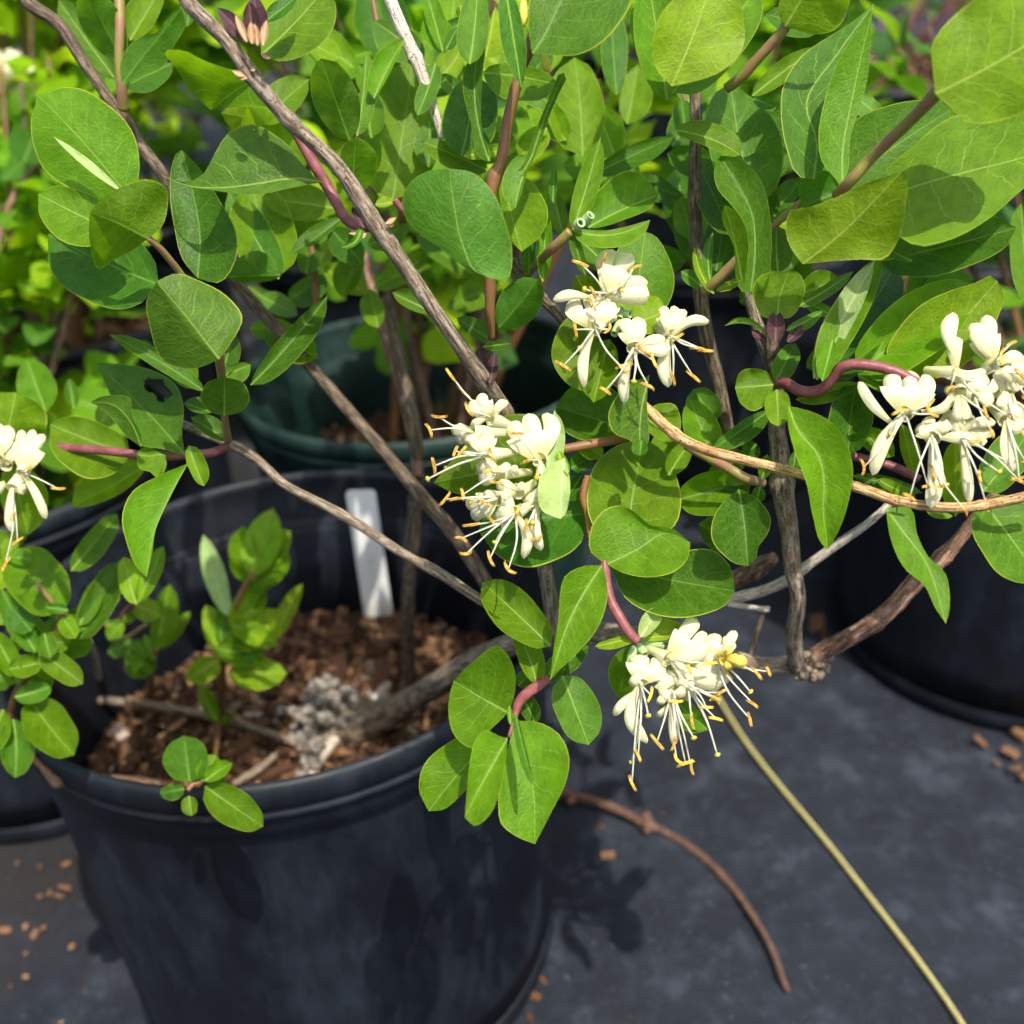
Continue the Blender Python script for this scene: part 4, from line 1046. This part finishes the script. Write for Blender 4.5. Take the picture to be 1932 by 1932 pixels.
_fn = [0]
def flower(par, c, base, mouth, tip, hw, nl, d, ll=None, lw=30, ex=(), st=(), sg=(), db=.010, yellow=False, curl=.005, an=0):
    _fn[0] += 1; sd = _fn[0]; rr = np.random.default_rng(sd + 900); s_ = CROPS[c][2]
    mb = MB()
    if par is k1: hw = hw * 1.18
    B, Mo = px(c, base), px(c, mouth)
    pts = crom([(B[0], B[1], d + db), ((B[0]+Mo[0])/2 + rr.normal()*1.5, (B[1]+Mo[1])/2 + rr.normal()*1.5, d + db*.45), (Mo[0], Mo[1], d)], 12)
    mid_r = .0016
    rad = mid_r + (np.linspace(0, 1, 12) ** 2) * .0016
    tube(mb, P(pts[:, 0], pts[:, 1], pts[:, 2]), rad, 10, 0, False, .03, sd)
    mb.uv = [(u[0], min(1, .2 + .5 * (i // 10) / 12)) for i, u in enumerate(mb.uv)]
    if tip is not None: fan(mb, c, mouth, tip, hw, nl, d + .001, curl, 0, sd)
    if ll is not None: strap(mb, c, mouth, ll, lw, d - .001, d - .004 + rr.normal() * .001)
    for (a, b, w_) in ex: strap(mb, c, a, b, w_, d - .001, d - .002 + rr.normal() * .001)
    mb.build('flower', PETY if yellow else PET, par)
    def filament(mb, u, v, r, dt):
        E_ = px(c, (u, v)); ln = np.linalg.norm(E_ - Mo)
        pp = np.array([-(E_-Mo)[1], (E_-Mo)[0]]) / (ln + 1e-9) * rr.normal() * ln * .05
        q = crom([(Mo[0] + rr.normal()*2, Mo[1] + rr.normal()*2, d - .001), (Mo[0]*.55+E_[0]*.45+pp[0], Mo[1]*.55+E_[1]*.45+pp[1], d - .004 + (dt-d)*.5), (E_[0], E_[1], dt)], 12)
        tube(mb, P(q[:, 0], q[:, 1], q[:, 2]), np.linspace(r * 1.15, r * .8, 12), 7, 0, True, .02, sd)
        mb.uv = [(x[0], .35 + .6 * min(1, x[1] / .02)) for x in mb.uv]
    for (u, v, ang) in st:
        mb = MB(); dt = d - .006 + rr.normal() * .003
        filament(mb, u, v, .00036, dt)
        E_ = px(c, (u, v)); a = R_(ang); L = rr.uniform(.0024, .0039)
        ax = RT * math.cos(a) + DN * math.sin(a) + F_ * rr.normal() * .25; ax /= np.linalg.norm(ax)
        sd_ = np.cross(ax, F_); sd_ /= np.linalg.norm(sd_); th = np.cross(ax, sd_)
        c0 = P(E_[0], E_[1], dt - .0004)
        bow = sd_ * rr.normal() * .0006
        for sgn in (-1, 1):
            t = np.linspace(-1, 1, 9); path = [c0 + ax * L * x + bow * x * x + sd_ * sgn * .00028 for x in t]
            tube(mb, path, .00036 * np.sqrt(np.maximum(.04, 1 - np.abs(t) ** 2.2)) , 6, 1, True, .16, sd + int(u))
        mb.build('stamen', [FIL, ANTY if rr.random() < an else ANT], par)
    for (u, v) in sg:
        mb = MB(); dt = d - .006 + rr.normal() * .003
        filament(mb, u, v, .00042, dt)
        E_ = px(c, (u, v)); dr = P(E_[0], E_[1], dt) - P(Mo[0], Mo[1], d); dr /= np.linalg.norm(dr)
        a1 = np.cross(dr, F_); a1 /= np.linalg.norm(a1) + 1e-9; a2 = np.cross(dr, a1)
        ellipsoid(mb, P(E_[0], E_[1], dt - .0003), (a1 * .00125, a2 * .00125, dr * .0008), 1, 9, 6, .07, sd)
        mb.build('pistil', [FIL, STI], par)

def ovary(par, c, a, b, r0, d):
    A, B = px(c, a), px(c, b); mb = MB()
    q = crom([(A[0], A[1], d + .002), ((A[0]+B[0])/2, (A[1]+B[1])/2, d), (B[0], B[1], d - .002)], 8)
    W = P(q[:, 0], q[:, 1], q[:, 2])
    tube(mb, W, np.array([.6, .85, 1, 1.03, 1, .95, .9, .95]) * r0, 10, 0, False, .02, 1)
    tube(mb, [W[-1], W[-1] * .999 + W[-2] * .001, W[-2]], [r0 * .95, r0 * .6, r0 * .5], 10, 0, False)
    mb.build('ovary', OVA, par)

k1 = cluster(.415, (1040, 870))
flower(k1,4,(1195,655),(1120,672),(1062,432),135,3,.399,(1072,928),40,st=[(1060,675,-18),(990,520,4),(1110,742,-80)],sg=[(1108,772)])
flower(k1,4,(1010,500),(845,432),(765,330),62,2,.402,None,ex=[((860,430),(940,335),32),((830,430),(735,500),30)],st=[(618,190,55),(688,285,45),(718,388,60)])
flower(k1,4,(1010,520),(740,505),(640,535),55,2,.400,None,ex=[((790,510),(700,580),34)],st=[(553,430,4),(502,502,65)])
flower(k1,4,(1030,620),(830,640),(785,545),75,3,.397,None,ex=[((800,640),(740,560),30)],st=[(645,622,-68),(525,705,82),(685,622,-50),(850,652,55)],sg=[(488,780),(592,722)])
flower(k1,4,(1070,740),(900,745),(780,735),68,2,.396,None,ex=[((860,740),(960,700),34)],st=[(850,732,8),(688,868,78)])
flower(k1,4,(1090,800),(1000,850),(880,845),58,2,.394,None,ex=[((990,840),(1042,805),28),((1000,760),(970,700),26)],st=[(878,800,8)])
flower(k1,4,(1070,860),(880,890),(735,960),70,2,.394,None,ex=[((900,860),(800,870),30)],st=[(588,895,-50),(645,892,-8),(806,910,20)],sg=[(728,910)])
flower(k1,4,(1110,900),(985,975),(890,950),85,3,.392,(1032,1232),36,st=[(735,1040,-8),(858,1022,45),(680,1115,20),(705,1205,-8),(840,1232,68),(945,1292,45)],sg=[(868,1140)])
flower(k1,4,(1160,890),(1110,930),(1055,870),46,1,.395,(1130,1185),40,st=[(1050,1045,82),(1100,1120,-14),(1000,952,-70)],sg=[(1082,1030)])
k2 = cluster(.42, (1170, 610))
flower(k2,11,(1150,1560),(1070,1400),(1240,930),215,2,.402,(1560,1400),150,ex=[((1100,1400),(1540,1260),100)],st=[(775,1050,20),(1035,1030,-62),(1380,1100,-30),(925,1385,60),(1225,1320,80)],sg=[(820,1340)])
flower(k2,11,(1180,1650),(930,1790),(900,1440),320,3,.398,(815,2455),72,ex=[((900,1450),(460,1465),70)],st=[(908,1530,60),(720,1800,80),(1100,1795,-60),(580,2210,30),(1275,2260,42)],sg=[(770,2012)])
flower(k2,11,(1330,1750),(1390,2010),(1340,1690),170,2,.397,(1270,2645),72,ex=[((1400,1990),(1740,1900),70),((1400,2000),(1800,2010),90)],st=[(1060,2490,38),(1480,2035,40),(1600,2150,75),(1540,2430,25),(1275,2205,-14)],sg=[(1375,2390)])
flower(k2,11,(1640,1780),(1800,1880),(1830,1560),190,3,.403,(1770,2455),92,ex=[((1820,1870),(2235,1700),75),((1760,1860),(1680,1640),55)],st=[(1825,2350,70),(1875,1885,-35),(2110,2010,10),(2052,2330,40),(2190,2040,8)])
ovary(k2,11,(1230,1700),(1155,1850),.0017,.405); ovary(k2,11,(1220,1620),(1340,1625),.0016,.407); ovary(k2,11,(1250,1560),(1215,1680),.0015,.408)
k3 = cluster(.41, (1215, 1235))
flower(k3,10,(480,500),(690,600),(985,300),165,2,.398,(870,1005),78,ex=[((700,600),(1080,480),80)],st=[(885,680,72),(1140,985,25),(1080,640,-6)],an=.4)
flower(k3,10,(640,500),(1130,600),(1200,385),150,2,.401,None,ex=[((760,640),(1290,780),110),((900,620),(1260,690),80),((1200,560),(1330,330),62),((1000,780),(1240,830),60)],st=[(1250,740,50),(1530,735,50),(1640,720,62),(1490,1022,35),(1462,1172,76)],sg=[(1470,912)])
flower(k3,10,(340,540),(420,830),(500,600),200,2,.396,(490,1405),80,ex=[((400,900),(165,1140),52),((430,720),(330,860),60)],st=[(522,940,-70),(370,1150,50),(402,1512,66),(342,1780,66)],sg=[(340,1582),(498,1140)],an=.6)
flower(k3,10,(500,700),(720,900),(620,730),130,2,.397,(745,1425),60,ex=[((640,930),(600,1040),50),((690,1040),(575,1150),36),((600,860),(760,960),70)],st=[(745,1405,-75),(770,1560,50),(850,1590,-18),(905,1632,82),(580,1390,50),(760,1005,5)],sg=[(930,1350)],an=.6)
flower(k3,10,(700,700),(880,860),(780,770),80,1,.395,None,ex=[((860,800),(720,960),60)],st=[(1130,970,25),(1050,1060,0),(1140,1165,10),(910,1190,82),(1180,920,-35)],sg=[(955,922),(1155,1512)],an=.6)
flower(k3,10,(1180,560),(1240,590),(1330,640),80,2,.392,(1440,640),70,ex=[((1230,600),(1300,500),26),((1240,620),(1270,710),50)],yellow=True,db=.004)
ovary(k3,10,(400,460),(470,560),.0018,.405); ovary(k3,10,(360,480),(320,680),.0019,.404); ovary(k3,10,(430,440),(640,470),.0016,.407)
k4 = cluster(.40, (1770, 730))
flower(k4,13,(650,900),(480,1010),(530,640),270,3,.384,(180,1590),85,ex=[((350,1090),(50,705),62),((640,990),(960,800),58)],st=[(440,985,-15),(100,1510,80),(295,1245,0),(720,920,-50),(735,1015,28),(700,1692,2)],sg=[(350,1210)])
flower(k4,13,(900,1000),(740,1240),(650,1090),130,2,.382,(725,1900),95,ex=[((760,1190),(930,1080),62)],st=[(530,1790,30),(755,1560,82),(820,1692,-4),(1040,1912,32)],sg=[(870,1680)])
flower(k4,13,(680,600),(960,630),(940,110),80,1,.386,None,ex=[((930,640),(1280,780),130),((950,600),(1250,620),70)],st=[(910,762,-30),(1500,1060,86)],sg=[(1212,736)])
flower(k4,13,(1150,700),(1310,540),(1180,150),160,2,.390,None,ex=[((1350,540),(1620,520),85),((1280,480),(1120,200),70)],st=[(1385,470,-75),(1480,350,-30),(1575,642,45)])
flower(k4,13,(1000,700),(1000,830),(1030,1190),105,2,.380,None,ex=[((980,840),(960,1100),55)],st=[(1240,1000,70)])
flower(k4,13,(1300,800),(1450,830),(1470,620),170,2,.384,None,ex=[((1430,800),(1390,980),75),((1470,820),(1500,990),70),((1340,900),(1600,1050),120)],st=[(1600,1200,60)])
flower(k4,13,(1100,1050),(1010,1230),(1290,1120),110,2,.383,(1090,1860),62,ex=[((820,1230),(1260,1270),80),((1000,1180),(1340,1090),60)],st=[(1140,1272,-8),(1250,1870,80),(1182,1600,86),(1480,1480,-30),(1540,1620,-18)],sg=[(1368,1556)])
flower(k4,13,(1350,760),(1520,720),(1610,560),130,2,.3825,None,ex=[((1500,720),(1420,560),70)],st=[(1660,900,30)])
flower(k4,13,(1300,950),(1440,1070),(1600,960),140,2,.381,(1500,1560),70,ex=[((1440,1060),(1620,1120),70)],st=[(1560,1640,20),(1640,1500,60)])
flower(k4,13,(880,780),(1150,850),(1240,660),150,3,.3815,None,ex=[((1150,840),(1320,900),80)],st=[(1300,1180,70)])
k5 = cluster(.48, (20, 890))
flower(k5,3,(200,560),(130,745),(185,520),98,3,.462,(262,1005),32,st=[(330,835,0),(160,722,-20)],sg=[(155,726)])
flower(k5,3,(150,700),(70,830),(140,800),62,2,.46,(72,1085),38,st=[(30,1262,-60),(100,1130,-40),(70,990,-70)])
flower(k5,3,(60,600),(-20,660),(10,480),80,2,.462,(-30,900),40,st=[(-40,1000,60)])
flower(k5,3,(80,640),(30,700),(80,560),60,2,.464,None,ex=[((30,800),(-60,860),40)])
# two spent ovaries on the pair of leaves above, and pale buds near the top
ovary(shrub,11,(720,640),(782,585),.0021,.398); ovary(shrub,11,(800,600),(890,500),.0020,.40)
for (a, b) in [((1030,-40),(1030,150)),((1140,290),(1170,405))]:
    mb = MB(); q = [px(1, a), px(1, b)]; tube(mb, P(np.linspace(q[0][0], q[1][0], 10), np.linspace(q[0][1], q[1][1], 10), np.full(10, .387)), np.array([.5, .6, .7, .8, .9, 1, 1.05, 1, .8, .3]) * .0017, 10, 0, True, .02); mb.uv = [(0, .5)] * len(mb.uv); mb.build('flower_bud', PETY, shrub)

# ------------------------------------------------------------------ small things in and around the pots
s_ = NT('plant_tag_plastic'); uv = s_.n('ShaderNodeUVMap', uv_map='UVMap').outputs[0]
sx = s_.n('ShaderNodeSeparateXYZ'); s_.t.links.new(uv, sx.inputs[0])
mp = s_.n('ShaderNodeMapping'); s_.t.links.new(uv, mp.inputs[0]); mp.inputs['Scale'].default_value = (9, 60, 1)
nn = s_.noise(mp.outputs[0], 1, 3)
band = s_.math('MULTIPLY', s_.smooth(s_.math('ABSOLUTE', s_.math('SUBTRACT', sx.outputs[0], .55)), .2, .12), s_.smooth(s_.math('ABSOLUTE', s_.math('SUBTRACT', sx.outputs[1], .52)), .38, .3))
ink = s_.math('MULTIPLY', s_.math('MULTIPLY', s_.smooth(nn, .52, .62), band), .6)
dirt = s_.smooth(sx.outputs[1], .2, .0)
cc = s_.mix(ink, (.78, .77, .74, 1), (.25, .27, .32, 1)); cc = s_.mix(s_.math('MULTIPLY', dirt, .5), cc, (.3, .22, .15, 1))
TAGM = s_.done(s_.pbsdf(cc, .45, .5))
b0, b1, t0, t1 = P(688, 1165, .845), P(741, 1160, .841), P(652, 926, .797), P(707, 924, .793)
mb = MB(); thick = np.cross(b1 - b0, t0 - b0); thick /= np.linalg.norm(thick); thick *= .0006
quad = [b0, b1, t1 + (b1 - t1) * .02, t1 + (t0 - t1) * .12, t0 + (t1 - t0) * .12, t0 + (b0 - t0) * .02]
uvq = [(0, 0), (1, 0), (1, .98), (.88, 1), (.12, 1), (0, .98)]
v = [x - thick for x in quad] + [x + thick for x in quad]
f = [tuple(range(6)), tuple(range(11, 5, -1))] + [(i, i + 6, (i + 1) % 6 + 6, (i + 1) % 6) for i in range(6)]
mb.add(v, f, uvq + uvq)
o = mb.build('plant_tag', TAGM, None, smooth=False); tag(o, 'white plastic plant tag standing in the bark at the back of the foreground pot', 'plant tag')

# braided yellow cord
CORD = simple_mat('cord_yellow_nylon', (.36, .32, .10), (.55, .49, .19), 500, .6, .6, .0006)
e0, _ = on_plane(1330, 1275, .005); e1, _ = on_plane(1402, 1392, .005); e2, _ = on_plane(1600, 1640, .005); e3, _ = on_plane(1815, 1932, .007); e4, _ = on_plane(1880, 2040, .01)
path = crom([e0, e1, e2, e3, e4], 420)
Tn = np.gradient(path, axis=0); Tn /= np.linalg.norm(Tn, axis=1)[:, None]
sdv = np.cross(Tn, [0, 0, 1.]); sdv /= np.linalg.norm(sdv, axis=1)[:, None]; upv = np.cross(sdv, Tn)
cord = empty('cord', tuple(e1)); tag(cord, 'thin yellow braided cord stretched over the black ground fabric', 'cord')
ar = np.concatenate([[0], np.cumsum(np.linalg.norm(np.diff(path, axis=0), axis=1))])
for k in range(3):
    a = ar / .0115 * 2 * math.pi + k * 2 * math.pi / 3
    mb = MB(); tube(mb, path + (sdv * np.cos(a)[:, None] + upv * np.sin(a)[:, None]) * .00105, .00084, 7, 0, True); mb.build('strand', CORD, cord)

# dead twig on the ground
gp = [(1040,1492),(1100,1505),(1160,1525),(1210,1550),(1260,1573),(1320,1613),(1380,1672),(1425,1735),(1460,1800),(1478,1850),(1487,1872)]
wp = []
for i, (u, v) in enumerate(gp):
    q, t = on_plane(u, v, .007 + .004 * math.sin(i)); wp.append(q)
q = crom(wp, 70); rad = np.interp(np.linspace(0, 1, 70), [0, .02, .05, .09, .29, .31, .33, .35, .52, .53, .54, 1], [.0062, .0075, .0062, .0048, .0045, .0052, .0078, .0043, .0040, .0050, .0039, .0026])
mb = MB(); tube(mb, q, rad * .82, 9, 0, True, .08, 3); ellipsoid(mb, q[22] + np.array([.002, .002, .003]), np.eye(3) * .0058, 0, 8, 6, .15, 1); ellipsoid(mb, q[23] + np.array([-.003, -.005, .0]), np.eye(3) * .0042, 0, 8, 6, .15, 2); ellipsoid(mb, q[5] + np.array([-.002, -.006, .0]), np.eye(3) * .0045, 0, 8, 6, .15, 3)
o = mb.build('dead_twig', bark_mat('bark_dead_twig', (.07, .04, .028), (.14, .075, .05), (.22, .12, .07)), None)
tag(o, 'bare brown dead twig curving over the black ground fabric', 'twig')

# loose bark crumbs on the fabric
rr = np.random.default_rng(77)
SPEC = {(125,1675): 'largest pale tan bark piece beside the wall of the foreground pot', (10,1755): 'reddish bark crumb at the left picture edge on dark ground', (135,1785): 'ochre bark crumb closest to the lower wall of the foreground pot',
        (1145,1615): 'lone orange bark chip between dead twig and foreground pot', (1540,1180): 'brown bark chip on the ground behind the upright woody stem', (1925,1385): 'largest bark chip at the right edge below the right pot'}
def chips_on(lst, group, where):
    for (u, v, sz, cv) in lst:
        q, t = on_plane(u, v, .004); L = sz / 1932. * t
        mb = MB(); vv, ff = chip_verts((q[0], q[1], .003 + L * .15), L, L * rr.uniform(.45, .8), L * .2, rr.uniform(0, 6), rr.normal(size=2) * .25, rr)
        mb.add(vv, ff, [(cv, 0)] * 8); o = mb.build('bark_chip', CHIP, None, smooth=False)
        o['label'] = SPEC.get((u, v), where); o['category'] = 'bark chip'; o['group'] = group
chips_on([(125,1675,26,.78),(112,1690,18,.7),(93,1684,12,.8),(75,1690,12,.8),(10,1755,20,.72),(65,1762,16,.72),(48,1748,14,.86),(82,1750,12,.72),(135,1785,14,.88),(48,1798,12,.86),(48,1842,12,.86),(115,1928,10,.9),(125,1630,14,.75),(75,1635,12,.7),(32,1628,10,.7),(20,1860,10,.6),(160,1870,8,.6)], 'bark crumbs left of the foreground pot', 'small reddish bark crumb on the dark ground left of the foreground pot')
chips_on([(1145,1615,30,.66),(1135,1560,12,.55),(1075,1760,10,.5),(1250,1535,10,.6),(1850,1400,26,.7),(1905,1420,30,.72),(1925,1385,34,.66),(1880,1440,18,.7),(1915,1450,24,.7),(1932,1465,20,.6),(1540,1180,40,.62),(1555,1200,26,.5),(1010,1880,26,.55),(1000,1920,22,.4),(1025,1850,18,.5)], 'bark chips right of the foreground pot', 'reddish bark chip on the black fabric right of the foreground pot')

# ------------------------------------------------------------------ shrubs behind
def leaf_proto(L, W, fold, bend, seed):
    r = np.random.default_rng(seed); ns, ntt = 9, 6; v = []; uv = []; u2 = []
    for i in range(ns + 1):
        s = i / ns; pr = (s + 1e-6) ** .5 * (1 - s + 1e-6) ** .6; pr /= .47; pr = min(pr, 1.05)
        if i == 0: pr = .05
        for k in range(ntt + 1):
            t = -1 + 2 * k / ntt
            y = t * W / 2 * pr
            v.append((L * s, y, fold * abs(y) - bend * L * s * s + .004 * math.sin(s * 7 + seed) * abs(t))); uv.append((s, (t + 1) / 2)); u2.append((L * s * 100, y * 100))
    n = ntt + 1
    f = [(i*n+k, (i)*n+k+1, (i+1)*n+k+1, (i+1)*n+k)[::-1] for i in range(ns) for k in range(ntt)]
    return new_mesh('leaf', v, f, uv, u2)
PROTO = {}
for m_ in ('g', 'd', 'b', 'y'):
    PROTO[m_] = []
    for i in range(5):
        me = leaf_proto(.052 * (1 + .12 * (i - 2)), .032 + .003 * (i % 3), .15 + .15 * (i % 3), .1 * (i - 1), i + 3)
        me.materials.append(FM[m_]); PROTO[m_].append(me)

def bg_cluster_mesh(seed):
    r = np.random.default_rng(seed); mb = MB()
    for i in range(16):
        th = r.uniform(0, 6.28); ph = r.uniform(-.3, 1.2)
        dr = np.array([math.cos(th) * math.cos(ph), math.sin(th) * math.cos(ph), math.sin(ph)])
        a = dr * .008; b = dr * r.uniform(.018, .026)
        tube(mb, [a * .2, a, (a + b) / 2, b], [.0015, .002, .004, .0025], 6, 0)
    mb.uv = [(0, .8)] * len(mb.uv)
    return mb.mesh('flower_cluster')
CLM = [bg_cluster_mesh(i) for i in range(3)]
for me in CLM: me.materials.append(PET)

def bush(x, y, z0, H, spread, nst, nleaf, label, mats, seed, flowers=0, group='honeysuckle shrubs behind the foreground pot', size=1.0, lean=(0, 0), stemmat='dark', smin=.2):
    r = np.random.default_rng(seed)
    root = empty('honeysuckle_shrub', (x, y, z0)); tag(root, label, 'shrub', group)
    paths = []
    for i in range(nst):
        th = r.uniform(0, 6.28); sp = spread * r.uniform(.3, 1)
        tip = np.array([x + math.cos(th) * sp + lean[0], y + math.sin(th) * sp + lean[1], z0 + H * r.uniform(.65, 1)])
        b_ = np.array([x + r.normal() * .02, y + r.normal() * .02, z0 - .02])
        m_ = b_ * .5 + tip * .5 + np.array([r.normal() * .03, r.normal() * .03, .06 * H])
        q = crom([b_, m_, tip], 16); paths.append(q)
        mb = MB(); tube(mb, q, np.linspace(.0042, .0014, 16), 7, 0, True, .05, i); mb.build('stem', BM[r.choice([stemmat, 'ruddy', 'brown'])], root)
    per = nleaf // nst
    for q in paths:
        for j in range(per):
            s = r.uniform(smin, 1.0) ** .8; k = s * 15; i0 = min(int(k), 14); p = q[i0] + (q[i0+1] - q[i0]) * (k - i0)
            th = r.uniform(0, 6.28)
            off = np.array([math.cos(th), math.sin(th), 0]) * r.uniform(0, .05) * size
            o = bpy.data.objects.new('leaf', PROTO[r.choice(list(mats))][r.integers(5)])
            col.objects.link(o); o.parent = root; o.matrix_parent_inverse = Matrix.Translation(-root.location)
            o.location = p + off + np.array([0, 0, r.normal() * .012])
            o.rotation_euler = (r.normal() * .5, r.uniform(-1.0, .5), th + r.normal() * .4)
            sz = size * r.uniform(.6, 1.15); o.scale = (sz, sz, sz)
    for i in range(flowers):
        q = paths[r.integers(nst)]; o = bpy.data.objects.new('flower_cluster', CLM[r.integers(3)]); col.objects.link(o)
        o.parent = root; o.matrix_parent_inverse = Matrix.Translation(-root.location)
        o.location = q[-1 - r.integers(5)] + r.normal(size=3) * .02; o.rotation_euler = (0, 0, r.uniform(0, 6)); sz = r.uniform(1.0, 1.6); o.scale = (sz,) * 3
    return root

rear = bush(-.085, .955, .215, .56, .24, 16, 195, 'leafy honeysuckle rooted in the dark green pot behind the foreground pot', 'ggyb', 101, size=1.15, lean=(.10, -.04), smin=.30)
for o in fill:      # canopy filler leaves and stems, only parented to the shrub in the green pot
    o.parent = rear; o.matrix_parent_inverse = Matrix.Translation(-rear.location)
bush(-.47, .83, .24, .40, .20, 16, 290, 'blurred green honeysuckle in the pot at the left edge', 'ggyd', 102, size=1.1, lean=(-.03, .05), smin=.03)
bush(-.54, 1.23, .27, .66, .22, 16, 290, 'yellow green honeysuckle with pale flowers blurred at the upper left', 'yyg', 103, 26, size=1.5)
bush(-.95, 1.36, .27, .66, .26, 16, 290, 'yellow green honeysuckle at the far left edge behind the others', 'yyg', 104, 10, size=1.5)
bush(-.18, 1.50, .27, .60, .26, 15, 290, 'honeysuckle behind the dark green pot, upper middle', 'ggyd', 105, 6, size=1.6)
bush(-.62, 1.72, .27, .62, .30, 16, 290, 'tall yellow green honeysuckle in the rear row at upper left', 'yyg', 106, 22, size=1.8)
bush(.30, 1.35, .27, .46, .24, 14, 270, 'low honeysuckle behind the upright stems at right of centre', 'ggd', 107, size=1.3)
bush(.52, .89, .27, .36, .16, 10, 130, 'sparse honeysuckle in the black pot on the far right', 'gbd', 108, lean=(-.05, .05))
bush(.66, 1.30, .26, .16, .12, 6, 26, 'nearly bare low plant in the pot at the right edge', 'gb', 109, stemmat='ruddy')
bush(.80, 2.2, .39, .26, .30, 20, 26, 'dead reddish stems and a few sprigs in the wide tub at the upper right', 'gdb', 110, stemmat='red')
bush(.58, 2.95, .39, .34, .40, 16, 70, 'sparse plant in the wide tub behind the rear row', 'ggd', 111, stemmat='red', size=1.6)
bush(-.72, 1.02, .02, .58, .24, 16, 290, 'yellow green honeysuckle between the left edge pot and the rear row', 'yyg', 118, 8, size=1.3, smin=.02)
bush(-1.3, 2.4, .0, 1.0, .6, 20, 290, 'large yellow green shrub far behind at the left', 'yyg', 112, 8, size=2.4)
bush(-.2, 2.7, .0, .85, .6, 20, 290, 'large green shrub far behind in the middle', 'ggyd', 113, 4, size=2.4)
bush(1.62, 2.75, .39, .34, .34, 16, 60, 'sparse stems in the tub at the top right corner', 'gdb', 114, stemmat='red')
bush(.6, 4.2, .0, .9, .9, 20, 290, 'green shrub far behind at the top right of centre', 'ggd', 115, size=3.2)
bush(-1.2, 4.2, .0, 1.0, .9, 20, 290, 'green shrub far behind at the top left of centre', 'ggy', 116, size=3.2)
bush(2.4, 4.2, .0, .9, .9, 20, 290, 'green shrub far behind at the top right corner', 'ggd', 117, size=3.2)
